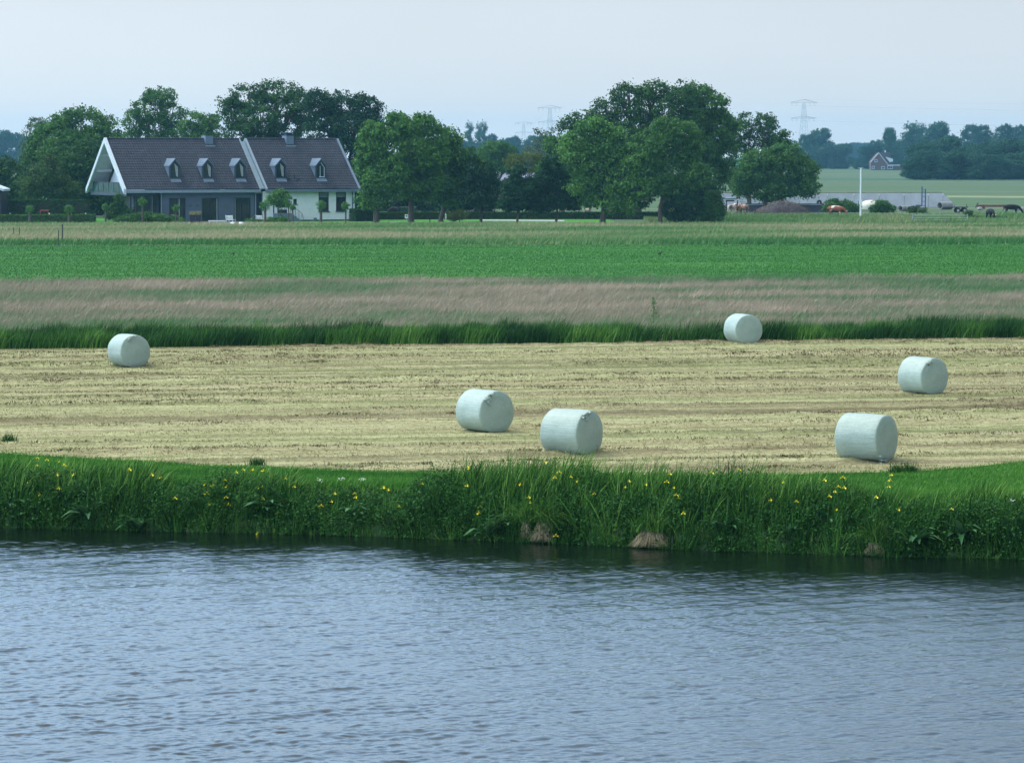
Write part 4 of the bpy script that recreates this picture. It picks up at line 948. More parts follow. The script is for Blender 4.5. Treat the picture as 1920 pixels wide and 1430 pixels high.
bush('garden_shrub', 'tall layered shrub beside the balcony', (224, 419), 400, [(224, 375, 9, 10), (222, 388, 15, 9), (230, 398, 20, 9), (212, 403, 15, 9)], 'dark', 'shrubs along the house front', size=.16, clump=.3, seed=61)
bush('garden_shrub', 'wide flowering shrub bed left of the terrace, paler green', (262, 421), 398, [(245, 411, 20, 9), (275, 408, 20, 10), (230, 413, 16, 7)], 'green', 'shrubs along the house front', size=.15, clump=.3, seed=62)
bush('garden_shrub', 'low rounded shrub bed directly below the left french door', (318, 421), 398, [(300, 411, 16, 9), (325, 412, 14, 8), (338, 416, 8, 6)], 'fresh', 'shrubs along the house front', size=.15, clump=.3, seed=63)
bush('garden_shrub', 'low leafy shrub beside the white chairs at the wall joint', (478, 421), 400, [(472, 416, 12, 5), (485, 417, 8, 5)], 'fresh', 'shrubs along the house front', size=.14, clump=.25, seed=64)
bush('garden_shrub', 'low leafy shrub at the foot of the entrance steps', (522, 421), 400, [(512, 414, 12, 6), (530, 414, 12, 6), (541, 417, 7, 4)], 'fresh', 'shrubs along the house front', size=.14, clump=.25, seed=65)
hp = [at(-30, 415), at(172, 415)]; hedge('clipped_hedge', 'long tall dark clipped hedge behind the lawn on the left', hp[0], hp[1], 1.2, (415 - 375) * mpp(hp[0].y), n=16000, size=.18)
hp = [at(-30, 418), at(180, 417)]; hedge('low_hedge', 'low leafy hedge with small white lamps along the lawn', hp[0], hp[1], .8, .95, 'green', n=9000, size=.16, seed=5)
hp = [at(668, 415.5), at(712, 414.5)]; hedge('clipped_hedge', 'short dark clipped hedge right of the white wall', hp[0], hp[1], 1.2, 1.5, n=5000, size=.16, seed=6)
hp = [at(712, 412), at(905, 411)]; hedge('low_hedge', 'low dark hedge under the lawn trees', hp[0], hp[1], .9, .9, 'dark', n=9000, size=.16, seed=7)
hp = [at(905, 411), at(1345, 411)]; hedge('low_hedge', 'long low rough hedge between the lawn and the cow pasture', hp[0], hp[1], 1.4, .85, 'hedge', n=16000, size=.2, seed=8)
bush('garden_shrub', 'round yellow-green shrub left of the dark car', (862, 416), 402, [(862, 403, 14, 9), (850, 407, 10, 7)], 'yellowish', 'shrubs along the house front', size=.14, clump=.3, seed=66)
# farmyard bushes
for i, (b, L_, mt, lb) in enumerate([((1560, 401), [(1560, 385, 16, 12), (1585, 388, 16, 11), (1600, 391, 12, 9), (1575, 396, 30, 6)], 'green', 'loose green bramble heap left of the white pole'),
    ((1655, 402), [(1655, 386, 14, 11), (1642, 392, 12, 8), (1668, 392, 10, 8)], 'green', 'round bramble bush half hiding the cream tank'),
    ((1718, 402), [(1712, 394, 9, 6), (1728, 395, 8, 5)], 'olive', 'small weedy bush in front of the blue frame'),
    ((1812, 413), [(1816, 404, 8, 8), (1825, 409, 7, 5)], 'olive', 'weedy bush at the right end of the metal gate')]):
    bush('bramble_bush', lb, b, at(b[0], b[1]).y, L_, mt, 'bramble bushes of the farmyard', size=.22, clump=.4, seed=70 + i)

# distant trees: six shared shapes, copied
protos = []
for i in range(6):
    rng = np.random.default_rng(300 + i); L = []
    tall = i == 5
    for j in range(7 if not tall else 5):
        if tall: L.append((rng.normal() * .05, 0, .25 + j * .17, .16 - j * .018, .16, .15))
        else:
            a = rng.uniform(0, 6.28); rr = rng.uniform(0, .3); zz = rng.uniform(.38, .82)
            L.append((rr * 1.15 * math.cos(a), rr * math.sin(a), zz, .22 * rng.uniform(.7, 1.15), .22, .17 * rng.uniform(.7, 1.15)))
    if not tall: L += [(-.25, 0, .22, .24, .2, .2), (.25, 0, .22, .24, .2, .2), (0, 0, .18, .3, .2, .18)]
    V, Q, T, cc = crown_points([tuple(q * 15 for q in l) for l in L], rng, 1.15, .62 if i != 3 else .4, 22, .55)
    e = empty('distant_tree', (0, 0, 0)); npmesh('crown', V, Q, None, M['far'], e, T)
    mb = MB(); mb.tube([(0, 0, 0), (0, 0, 5), (.2, 0, 9)], [.35, .3, .15], 5)
    for l in L[:5]: mb.tube([(0, 0, 4), (l[0] * 15, l[1] * 15, l[2] * 15)], [.18, .05], 4)
    mb.build('trunk', M['bark'], e); protos.append(e)
used = set(); ORD = ['first', 'second', 'third', 'fourth', 'fifth', 'sixth', 'seventh', 'eighth', 'ninth', 'tenth', 'eleventh', 'twelfth', 'thirteenth', 'fourteenth', 'fifteenth', 'sixteenth', 'seventeenth', 'eighteenth', 'nineteenth', 'twentieth']
def far_tree(px, top, wpx, D, kind, label, group, base=0.0):
    e = protos[kind] if kind not in used else copy_tree(protos[kind]); used.add(kind)
    P = aty(px, 300, D); h = HC - (top - HOR) * mpp(D) - base; sx = 1.45 * wpx * mpp(D) / (15 * (.95 if kind != 5 else .36))
    e.location = (P.x, D, base); e.scale = (sx, sx, h / (15 * (1.02 if kind != 5 else 1.05))); e.rotation_euler = (0, 0, (px * .7) % .9 - .4)
    tag(e, label, 'tree', group)
def row(lst, D, where, group, dz=0, jit=40):
    for i, (px, top, wp, kd) in enumerate(lst):
        far_tree(px, top, wp, D + ((i * 37) % 5 - 2) * jit / 4, kd, '%s tree from the left %s' % (ORD[i], where), group, dz)
row([(1724, 268, 44, 0), (1748, 262, 58, 1), (1775, 252, 60, 2), (1808, 266, 60, 4), (1838, 268, 60, 0), (1862, 262, 56, 1), (1888, 256, 62, 2), (1915, 258, 60, 4), (1945, 256, 60, 0)], 1100, 'in the back line of the dense dark wood at right', 'dense dark wood at the right')
row([(1718, 285, 36, 1), (1733, 280, 46, 0), (1760, 276, 50, 4), (1790, 280, 54, 2), (1822, 285, 50, 1), (1850, 288, 52, 0), (1880, 290, 48, 4), (1908, 282, 50, 2), (1938, 284, 50, 1)], 1060, 'in the front line of the dense dark wood at right', 'dense dark wood at the right', jit=20)
row([(1668, 237, 26, 0), (1702, 232, 22, 5), (1717, 231, 26, 5), (1758, 224, 52, 2), (1740, 240, 44, 1), (1785, 244, 40, 4), (1828, 231, 48, 0), (1858, 246, 36, 1), (1885, 226, 38, 3), (1912, 228, 38, 3), (1940, 240, 44, 0)], 1750, 'in the hazy blue row above the dense wood', 'hazy blue tree row at right', jit=120)
row([(1492, 262, 34, 1), (1509, 250, 22, 0), (1536, 237, 46, 2), (1560, 262, 48, 4), (1582, 268, 34, 0), (1627, 268, 34, 3), (1645, 256, 40, 4), (1662, 262, 40, 1), (1690, 258, 44, 2), (1715, 262, 50, 0)], 1800, 'in the hazy row between the round tree and brick farmhouse', 'hazy blue trees behind the brick farmhouse', jit=60)
row([(1590, 266, 40, 2), (1612, 266, 40, 0), (1640, 272, 50, 1), (1490, 270, 60, 4)], 3000, 'in the palest farthest row left of the brick farmhouse', 'palest farthest trees')
row([(-6, 240, 40, 1), (12, 242, 36, 0), (30, 244, 34, 3), (48, 252, 30, 2), (90, 258, 50, 1), (240, 250, 60, 4)], 1900, 'in the blue haze at the far left behind the garden', 'blue trees at the far left', jit=60)
row([(850, 255, 40, 1), (878, 230, 13, 5), (896, 232, 10, 5), (905, 229, 12, 5), (922, 246, 26, 3), (868, 262, 40, 0), (890, 258, 44, 4), (946, 256, 34, 2), (965, 250, 26, 3), (984, 262, 36, 1), (1004, 252, 36, 0), (1030, 246, 34, 4), (1050, 256, 44, 2)], 1900, 'in the blue row with three thin poplars in the middle', 'blue trees in the middle distance', jit=60)
row([(1610, 296, 14, 0), (1560, 297, 10, 1), (1578, 308, 18, 4), (1660, 304, 26, 0), (1630, 306, 20, 1)], 1750, 'among the low shrubs in front of the far sea dyke', 'low shrubs before the far dyke')

# ================================================================== FARMYARD AND FAR THINGS
def root(name, px, py, label, cat, group=None, rz=0.0, D=None):
    P = at(px, py) if D is None else aty(px, py, D); return empty(name, (P.x, P.y, 0), rz, label, cat, group)
M['concrete'] = plain('pale_concrete', (.52, .53, .57), .85, .14, .6, bump=.3)
M['concrete_pipe'] = plain('weathered_concrete', (.26, .27, .26), .85, .2, 1.5)
M['white'] = plain('white_paint', (.78, .80, .80), .5, .06, 2)
M['black'] = plain('black_paint', (.018, .020, .024), .5, .2, 3)
M['galv'] = plain('galvanised_steel', (.36, .42, .44), .4, .12, 3, metal=.5)
M['blue'] = plain('blue_steel', (.03, .09, .20), .45, .2, 3)
M['rust'] = plain('rusty_steel', (.16, .075, .055), .85, .35, 2)
M['rubber'] = plain('tyre_rubber', (.02, .02, .022), .8, .2, 4)
M['cream'] = plain('cream_tank', (.72, .70, .58), .4, .08, 1)
M['manure'] = plain('manure_straw', (.070, .060, .066), .95, .4, 1.6, bump=1.0)
M['wood'] = plain('weathered_post', (.07, .065, .055), .9, .3, 6)

# silage clamp wall of concrete panels with a sloping end
e = root('silage_wall', 1332, 389, 'long low grey concrete clamp wall with sloping right end', 'wall')
Pa, Pb = at(1332, 389), at(1768, 388.5); Lw = (Pb - Pa).length; e.rotation_euler = (0, 0, math.atan2(Pb.y - Pa.y, Pb.x - Pa.x))
k = mpp(Pa.y); xj = [0] + [(p - 1332) * k for p in (1390, 1445, 1500, 1554, 1604, 1652, 1699, 1745)] + [Lw]
for a, b in zip(xj[:-1], xj[1:]):
    pn = MB().box(a + .02, b - .02, 0, .3, 0, 2.1).build('wall_panel', M['concrete'], e, bevel=.03)
    MB().box(b - .12, b + .04, -.10, -.003, 1.75, 2.0).build('lifting_hook', M['white'], pn)
MB().prism([(Lw, 0), (Lw + 2.1, 0), (Lw, 2.1)], 0, .3, 'y').build('sloping_panel', M['concrete'], e)
MB().box(0, Lw, .0, .3, 2.103, 2.16).build('coping', M['concrete_pipe'], e)
rng = np.random.default_rng(90); n = 2600; xx = rng.uniform(0, Lw, n); V, Q, T = leaves(np.stack([xx, rng.uniform(0, .3, n), 2.15 + rng.random(n) * .10 * vnoise(xx * .5, xx * 0, 4)], 1), np.full(n, .10), rng.random(n), rng)
npmesh('moss', V, Q, None, M['olive'], e, T)
# manure heap and dark store wall
e = root('manure_heap', 1468, 400, 'domed heap of dark manure and straw before the round tree', 'heap', D=at(1468, 400).y)
k = mpp(at(1468, 400).y); gx, gy = np.meshgrid(np.linspace(-1, 1, 60), np.linspace(-1, 1, 24))
r2 = np.sqrt(gx ** 2 + gy ** 2); hz = np.clip(np.cos(np.clip(r2, 0, 1) * math.pi / 2), 0, 1) ** .55 * (21 * k) * (.8 + .35 * fbm(gx * 3 + 5, gy * 3, 3)) * np.where(gx < -.55, .8, 1)
V = np.stack([gx * 50 * k, gy * 2.2 + 2.2, hz + fbm(gx * 16, gy * 10, 6) * .22 - .05], 2).reshape(-1, 3); i = (np.arange(23)[:, None] * 60 + np.arange(59)[None]).ravel()
npmesh('heap', V, np.stack([i, i + 1, i + 61, i + 60], 1), None, M['manure'], e, smooth=True)
n = 2500; q = rng.integers(0, len(V), n); P = V[q] + rng.normal(size=(n, 3)) * .12; P[:, 2] = np.maximum(P[:, 2], .03); v, qq, t = leaves(P, rng.uniform(.1, .28, n), rng.uniform(0, .28, n), rng, aspect=.3)
npmesh('straw', v, qq, None, M['straw'], e, t)
e = root('store_wall', 1398, 402, 'low dark timber wall behind the cows with pale rail on top', 'wall', D=at(1398, 397.5).y)
k = mpp(at(1398, 397.5).y); MB().box(0, 147 * k, 0, .2, 0, 1.15).build('boards', plain('dark_boards', (.07, .075, .09), .9, .25, 3), e)
MB().tube([(0, -.1, 1.0), (142 * k, -.1, 1.0)], .05, 6).build('rail', M['galv'], e)
e = root('slurry_pipe', 1539, 399, 'black pipe elbow standing at the right end of the dark wall', 'pipe', D=at(1539, 397).y)
MB().tube([(0, 0, 0), (0, 0, 1.25), (-.06, 0, 1.45), (-.25, 0, 1.52), (-.42, 0, 1.42), (-.45, 0, 1.15)], [.14, .14, .15, .16, .16, .16], 10).build('elbow', M['black'], e, smooth=True)
MB().tube([(.05, 0, .0), (.05, 0, .5)], .2, 10).build('flange', M['galv'], e)
e = root('slurry_tanker', 1370, 400, 'pale blue horizontal pipe boom above the brown cows', 'farm machine', D=at(1370, 396).y)
MB().tube([(-1.25, 0, 1.75), (.75, 0, 1.78)], .15, 10).build('boom_pipe', M['zinc_light'], e, smooth=True)
MB().tube([(.72, 0, 1.78), (1.2, 0, 1.9), (1.25, 0, 1.75)], .12, 8).build('hose_end', M['black'], e, smooth=True)
MB().box(-.7, .5, -.25, .25, 1.35, 1.55).build('bracket', M['black'], e)
for x in (-.6, .95): MB().tube([(x, 0, 0), (x, 0, 1.5)], .08, 6).build('leg', M['black'], e)
MB().tube([(1.3, 0, 1.35), (1.9, 0, 1.3), (2.4, 0, 1.0), (2.75, 0, .4)], .06, 6).build('hose', M['galv'], e, smooth=True)
# white pole
e = root('flag_pole', 1613.5, 414.5, 'tall slender white pole with small cross cap in the green grass', 'pole')
k = mpp(e.location.y); MB().tube([(0, 0, -.1), (0, 0, 99 * k)], [.12, .085], 10).build('shaft', M['white'], e, smooth=True)
MB().tube([(-.28, 0, 99 * k - .02), (.28, 0, 99 * k - .02)], .05, 6).build('cap', M['galv'], e)
MB().box(-.2, .2, -.14, -.11, 2.0, 2.5).build('plate', M['white'], e)
# cream tank behind the bramble
e = root('tank', 1632, 400, 'cream coloured domed tank half hidden by the round bush', 'tank', D=at(1632, 395).y)
MB().lathe([(1.35, .2), (1.42, .6), (1.35, 1.0), (1.0, 1.3), (.5, 1.45), (.01, 1.5)], 28).build('body', M['cream'], e, smooth=True)
MB().tube([(-.1, -1.2, 1.25), (.5, -1.0, 1.45), (1.4, -.6, 1.4)], .05, 5).build('hose', M['rust'], e)
MB().box(-1.7, -1.45, -.2, .2, 0, 1.4).build('stand', M['blue'], e)
# concrete pipes
def pipe(px, py, r, L, rz, label, group='concrete pipes lying in the yard'):
    e = root('concrete_pipe', px, py, label, 'pipe', group, rz)
    t = r * .18; prof = [(r - t, 0), (r, 0), (r, L), (r - t, L)]; mb = MB(); seg = 22
    R = Matrix.Translation((0, 0, r)) @ Matrix.Rotation(math.pi / 2, 4, 'Y'); b = 0
    for rr, h in prof:
        for q in range(seg): a = 2 * math.pi * q / seg; mb.v.append(tuple(R @ Vector((rr * math.cos(a), rr * math.sin(a), h))))
    for i in range(4):
        for q in range(seg): j = (i + 1) % 4; mb.f.append((i * seg + q, i * seg + (q + 1) % seg, j * seg + (q + 1) % seg, j * seg + q))
    mb.build('shell', M['concrete_pipe'], e, smooth=True)
pipe(1688, 396, .38, 2.2, math.radians(50), 'small concrete pipe with dark open end left of the blue frame')
pipe(1722, 396, .34, 1.6, math.radians(60), 'small concrete pipe mostly sunk in weeds by the blue frame')
pipe(1762, 393, .55, 2.3, math.radians(40), 'large concrete pipe behind the flat trailer')
# blue upright frame
e = root('lifting_mast', 1730, 396, 'tall dark blue ladder-like steel frame against the grey wall', 'frame', D=at(1730, 394).y)
k = mpp(e.location.y)
for x, h in ((-.12, 3.35), (.36, 3.0)): MB().box(x - .07, x + .07, -.1, .1, .1, h).build('upright', M['blue'], e)
for z in (.6, 1.2, 1.9, 2.5, 2.9): MB().box(-.05, .29, -.05, .05, z, z + .07).build('rung', M['blue'], e)
MB().box(-1.0, -.2, -.3, .3, .55, .75).build('platform', M['blue'], e); MB().box(-.95, -.3, -.25, .25, .3, .52).build('base', M['black'], e)
# flat trailer
e = root('flat_trailer', 1790, 400.5, 'flat dark farm trailer with wheels right of the concrete pipe', 'trailer', D=at(1790, 399.5).y)
MB().box(-1.7, 1.7, -.9, .9, .72, .86).build('deck', M['black'], e)
for x in (-.1, 1.5): MB().tube([(x, -.85, .86), (x, -.85, 1.25)], .04, 5).build('stake', M['wood'], e)
for x in (.35, 1.25):
    for y in (-.85, .85):
        R = Matrix.Translation((x, y, .36)) @ Matrix.Rotation(math.pi / 2, 4, 'X')
        w = MB().lathe([(.2, -.1), (.34, -.1), (.36, -.05), (.36, .05), (.34, .1), (.2, .1)], 18, R).build('wheel', M['rubber'], e, smooth=True)
        MB().lathe([(.05, -.12), (.18, -.12), (.18, .12), (.05, .12)], 12, R).build('rim', M['galv'], w)
# rusty beam, stones
e = root('rusty_beam', 1865, 392, 'long rusty red-brown implement lying behind the black cows', 'farm machine')
MB().box(-2.6, 2.6, -.1, .1, .30, .62).build('beam', M['rust'], e, bevel=.03)
MB().tube([(-2.8, 0, .2), (-2.4, 0, .9)], .08, 6).build('upright', M['wood'], e); MB().box(1.3, 2.0, -.3, .3, 0, .5).build('block', M['rust'], e); MB().box(-1.8, -1.4, -.2, .2, 0, .3).build('foot', M['rust'], e)
for i, (px, s_) in enumerate(((1838, .42), (1898, .38), (1908, .45), (1917, .4))):
    rng = np.random.default_rng(i); e = root('stone', px, 394, ('pale boulder left of the rusty implement', 'pale boulder just right of the rear black cow', 'largest pale boulder at the right edge', 'pale boulder touching the right picture edge')[i], 'stone', 'pale boulders in the pasture')
    mb = MB().lathe([(.01, 0), (.8 * s_, 0.02), (s_, .35 * s_), (.8 * s_, .85 * s_), (.4 * s_, 1.1 * s_), (.01, 1.15 * s_)], 9); mb.v = [(a * (1 + rng.normal() * .12), b * (1 + rng.normal() * .12), c) for a, b, c in mb.v]
    mb.build('rock', M['concrete_pipe'], e, smooth=True)
# gates
def gate(px0, px1, py, h, rails, mat, label, D=None):
    a, b = at(px0, py), at(px1, py); L = (b - a).length; e = empty('field_gate', a, math.atan2(b.y - a.y, b.x - a.x), label, 'gate', 'field gates in the pasture')
    for z in rails: MB().tube([(0, 0, z), (L, 0, z)], .035, 6).build('rail', M[mat], e)
    for x in (0.0, L): MB().tube([(x, 0, 0), (x, 0, h)], .055, 6).build('post', M[mat], e)
gate(1711, 1814, 418, 1.05, (.35, .6, .88), 'galv', 'long galvanised metal gate in the green grass')
gate(1832, 1887, 413.5, .55, (.2, .5), 'black', 'dark low metal gate beside the front black cow')
# fence posts in the meadow
for px, py, h, lb in ((25, 443, .85, 'thin fence post nearest the left picture edge'), (36.5, 445, .95, 'second thin fence post from the left edge'), (109.5, 461, 1.35, 'short fence post left of the thick one'), (117, 456, 1.7, 'thickest dark fence post in the hay meadow')):
    e = root('fence_post', px, py, lb, 'post', 'fence posts in the hay meadow'); MB().tube([(0, 0, -.1), (.02, 0, h)], .07 if px > 115 else .04, 7).build('post_shaft', M['wood'], e)
# garden pieces
for px, py, lb in ((20, 416, 'small white garden lamp at the left end of the low hedge'), (93.5, 416, 'small white garden lamp by the red goal'), (161.5, 416, 'small white garden lamp near the hedge end')):
    e = root('garden_lamp', px, py, lb, 'lamp', 'white lamps along the low hedge'); MB().tube([(0, -.4, 0), (0, -.4, .8)], .03, 6).build('stem_post', M['black'], e); MB().tube([(0, -.4, .8), (0, -.4, 1.05)], .08, 8).build('lamp_head', M['white'], e)
e = root('play_goal', 85, 416.5, 'small red toy goal frame before the clipped hedge', 'goal', D=at(85, 415.5).y); k = mpp(e.location.y)
M['red'] = plain('red_paint', (.42, .08, .06), .5); e.location.y -= .9
MB().tube([(-.46, 0, 0), (-.46, 0, 1.35)], .035, 6).build('goal_post', M['red'], e); MB().tube([(.46, 0, 0), (.46, 0, 1.35)], .035, 6).build('goal_post', M['red'], e); MB().tube([(-.5, 0, 1.33), (.5, 0, 1.33)], .04, 6).build('crossbar', M['red'], e)
for px, lb in ((361, 'left tall dark planter with dry tufted grass'), (372, 'right tall dark planter with dry tufted grass')):
    e = root('planter', px, 418, lb, 'planter', 'tall planters between the french doors'); MB().prism([(-.27, 0), (.27, 0), (.32, .95), (-.32, .95)], -.28, .28).build('pot', M['black'], e)
    rng = np.random.default_rng(int(px)); n = 260; a = rng.uniform(0, 6.28, n); l = rng.uniform(.2, .9, n)
    V, Q, T = blades(np.stack([rng.normal(0, .12, n), rng.normal(0, .12, n), np.full(n, .94)], 1), rng.uniform(.3, .5, n), np.full(n, .04), np.stack([np.cos(a) * l, np.sin(a) * l], 1), rng.uniform(.2, .8, n), rng, 3, .4); npmesh('grass_tuft', V, Q, None, M['straw'], e, T)
def chair(px, py, rz, label, chaise=False):
    e = root('garden_chair' if not chaise else 'sun_lounger', px, py, label, 'chair' if not chaise else 'lounger', None if chaise else 'white garden chairs on the terrace', rz)
    if chaise:
        mb = MB()
        for i in range(9): mb.box(-1.0 + i * .22, -.82 + i * .22, -.35, .35, .26, .30)
        mb.box(-1.02, 1.0, -.38, -.352, .2, .32); mb.box(-1.02, 1.0, .352, .38, .2, .32); mb.build('seat', M['white'], e)
        for x in (-.9, -.1, .85):
            for y in (-.33, .33): MB().box(x, x + .07, y - .03, y + .03, 0, .2).build('leg', M['white'], e)
        return
    MB().box(-.45, .45, -.4, .4, .36, .43).build('seat', M['white'], e)
    mb = MB()
    for i in range(3): mb.box(-.45, .45, .40 + i * .03, .45 + i * .03, .50 + i * .15, .60 + i * .15)
    for x in (-.45, .39): mb.add([(x, .38, .36), (x + .06, .38, .36), (x + .06, .52, .95), (x, .52, .95), (x, .44, .36), (x + .06, .44, .36), (x + .06, .58, .95), (x, .58, .95)], [(0, 1, 2, 3), (7, 6, 5, 4), (0, 4, 5, 1), (1, 5, 6, 2), (2, 6, 7, 3), (3, 7, 4, 0)])
    mb.build('backrest', M['white'], e)
    for x in (-.42, .36):
        for y in (-.38, .32): MB().box(x, x + .06, y, y + .06, 0, .36).build('leg', M['white'], e)
chair(407, 418.6, .1, 'low white slatted lounger in front of the right french doors', True)
chair(433, 418.6, math.radians(160), 'white slatted garden chair beside the lounger'); chair(490, 418.6, math.radians(150), 'white slatted garden chair half behind the pollard willow at the wall joint')
for px, lb in ((436.5, 'left white round pot at the terrace edge'), (452.5, 'right white round pot at the terrace edge')):
    e = root('flower_pot', px, 425.5, lb, 'pot', 'white pots at the terrace edge'); MB().lathe([(.01, 0), (.22, .0), (.30, .18), (.31, .36), (.24, .5), (.20, .52), (.01, .50)], 20).build('pot', M['white'], e, smooth=True)
e = root('lamp_post', 806, 419, 'slim black lamp post between the lawn trees', 'lamp post'); MB().tube([(0, 0, 0), (0, 0, .4), (0, 0, 3.6)], [.09, .05, .035], 8).build('post_shaft', M['black'], e)
MB().lathe([(.02, 3.6), (.14, 3.66), (.18, 3.9), (.05, 4.02), (.01, 4.05)], 10).build('lantern', M['black'], e)
e = root('letter_box', 762, 413.5, 'small white letter box with dark slot on the lawn', 'letter box'); MB().box(-.18, .18, -.12, .12, .25, .72).build('box_body', M['white'], e, bevel=.02); MB().box(-.1, .12, -.125, -.121, .45, .62).build('slot', M['blue'], e); MB().box(-.03, .03, -.03, .03, 0, .25).build('stand_post', M['galv'], e)
e = root('stone_trough', 738, 422.5, 'small low white arched stone at the lawn edge', 'stone'); MB().prism([(-.42, 0), (-.25, 0), (-.2, .18), (.2, .18), (.25, 0), (.42, 0), (.42, .36), (-.42, .36)], -.15, .15).build('arch', M['white'], e)
e = root('pump', 834, 414.5, 'small white arched garden pump under the sloping tree', 'pump'); MB().tube([(-.14, 0, 0), (-.14, 0, .75), (0, 0, .98), (.14, 0, .75)], .045, 6).build('arch', M['white'], e); MB().box(.02, .22, -.1, .1, .25, .8).build('box_body', M['white'], e)
# dark parked car
e = root('parked_car', 900, 409.5, 'dark parked car in the shade under the lawn trees', 'car'); M['carpaint'] = plain('dark_car_paint', (.02, .024, .03), .25, .1, 2, spec=.6)
MB().prism([(-1.9, .35), (-1.95, .75), (-1.5, .95), (-.9, 1.02), (-.4, 1.48), (.9, 1.52), (1.6, 1.05), (1.95, .95), (2.0, .35)], -.8, .8).build('body', M['carpaint'], e, bevel=.08)
MB().prism([(-.78, 1.04), (-.36, 1.41), (.3, 1.44), (.3, 1.04)], -.815, -.803).build('side_window', M['glass'], e); MB().prism([(.38, 1.04), (.38, 1.44), (.86, 1.44), (1.4, 1.08)], -.815, -.803).build('side_window', M['glass'], e)
for x in (-1.25, 1.25):
    for y in (-.78, .78):
        R = Matrix.Translation((x, y, .33)) @ Matrix.Rotation(math.pi / 2, 4, 'X')
        w_ = MB().lathe([(.18, -.1), (.31, -.1), (.33, 0), (.31, .1), (.18, .1)], 18, R).build('wheel', M['rubber'], e, smooth=True); MB().lathe([(.03, -.09), (.19, -.09), (.19, .09), (.03, .09)], 12, R).build('rim', M['galv'], w_)
MB().box(-1.97, -1.9, -.7, -.4, .68, .82).build('headlight', M['white'], e); MB().box(-1.97, -1.9, .4, .7, .68, .82).build('headlight', M['white'], e)
# tractor in the shade
e = root('tractor', 752, 411, 'dark tractor with yellow wheel rims in deep shade behind the trees', 'tractor'); M['yellow'] = plain('yellow_rim', (.42, .32, .03), .5); M['tgreen'] = plain('dark_green_paint', (.02, .06, .03), .4)
MB().box(-.2, 1.9, -.35, .35, .9, 1.5).build('hood', M['tgreen'], e, bevel=.06); MB().box(-1.3, -.2, -.6, .6, .8, 1.45).build('seat_platform', M['tgreen'], e, bevel=.05)
mb = MB()
for x in (-1.25, -.3):
    for y in (-.6, .6): mb.tube([(x, y, 1.4), (x * .95, y * .95, 2.4)], .04, 5)
mb.box(-1.35, -.15, -.68, .68, 2.38, 2.48); mb.build('cab', M['black'], e)
for x, r in ((-.95, .75), (1.4, .45)):
    for y in (-.8, .8):
        R = Matrix.Translation((x, y, r)) @ Matrix.Rotation(math.pi / 2, 4, 'X')
        w_ = MB().lathe([(r * .5, -.18), (r * .9, -.18), (r, -.08), (r, .08), (r * .9, .18), (r * .5, .18)], 22, R).build('wheel', M['rubber'], e, smooth=True); MB().lathe([(.04, -.12), (r * .52, -.17), (r * .52, .17), (.04, .12)], 16, R).build('rim', M['yellow'], w_, smooth=True)
# barn behind the lawn trees, low house, garage at the left edge
e = root('barn', 985, 396, 'large barn with blue-grey roof behind the cone-shaped trees', 'barn', D=640); k = mpp(640)
hw = 62 * k; MB().prism([(-hw, 0), (hw, 0), (hw, 2.6), (-hw, 2.6)], 0, 14).build('wall', M['brick'], e)
gz = (287 - 318) * k + HC
mb = MB(); mb.add([(-hw - .4, -.5, 2.5), (hw + .4, -.5, 2.5), (hw * .86, 7, gz), (-hw * .7, 7, gz), (-hw - .4, 14.5, 2.5), (hw + .4, 14.5, 2.5)], [(0, 1, 2, 3), (3, 2, 5, 4), (1, 5, 2), (0, 3, 4)]); mb.build('roof', plain('blue_grey_roof', (.17, .19, .26), .6, .12, .4), e)
e = root('low_house', 1115, 396, 'low pale house with grey roof glimpsed under the middle trees', 'house', D=600); k = mpp(600)
MB().box(-30 * k, 75 * k, 0, 9, 0, 1.9).build('wall', plain('pale_render', (.42, .44, .47), .8), e)
MB().prism([(-.5, 1.7), (9.5, 1.7), (4.5, 3.4)], -32 * k, 77 * k, 'x').build('roof', plain('grey_roof', (.16, .18, .24), .6), e)
MB().box(20 * k, 30 * k, -.04, -.003, .5, 1.5).build('window', M['glass'], e); MB().box(50 * k, 60 * k, -.04, -.003, .5, 1.5).build('window', M['glass'], e)
e = root('garage', -31, 417, 'corner of a dark garage with white roof edge at the left picture edge', 'garage'); k = mpp(e.location.y); x1 = 33 * k
MB().box(-4, x1, 0, 5, 0, zr(352)).build('wall', M['black'], e)
MB().prism([(x1 + .35, zr(358)), (x1 + .35, zr(354)), (-1.6, zr(330)), (-4, zr(354)), (-4, zr(358)), (-1.6, zr(336))], -.25, 5.2).build('roof', M['trim'], e)
# brick farmhouse far away
D = 1640; k = mpp(D); e = root('brick_farmhouse', 1655, 318.5, 'far brick farmhouse with white gable trim and annex before the dyke', 'house', D=D); gb = (at(1655, 318.5).y)
zz = lambda py: HC - (py - HOR) * k
g0 = zz(319.5); xx = lambda px: (px - 1655) * k
MB().prism([(xx(1634), g0), (xx(1674), g0), (xx(1664), zz(304)), (xx(1647.5), zz(287)), (xx(1633), zz(303))], 0, 9).build('wall', M['brick'], e)
MB().prism([(xx(1647.5), zz(286.5)), (xx(1664), zz(307)), (xx(1674), zz(308)), (xx(1668), zz(285.5))], .2, 9.2).build('roof', plain('dark_tiled_roof', (.075, .06, .065), .8), e)
for a, b in (((1632.5, 303.5), (1647.5, 286)), ((1647.5, 286), (1664, 307)), ((1664, 309), (1697, 309))):
    MB().prism([(xx(a[0]), zz(a[1])), (xx(b[0]), zz(b[1])), (xx(b[0]), zz(b[1] + 1.6)), (xx(a[0]), zz(a[1] + 1.6))], -.25, .1).build('white_trim', M['trim'], e)
MB().box(xx(1674), xx(1697), 1, 6, g0, zz(309)).build('annex', M['brick'], e)
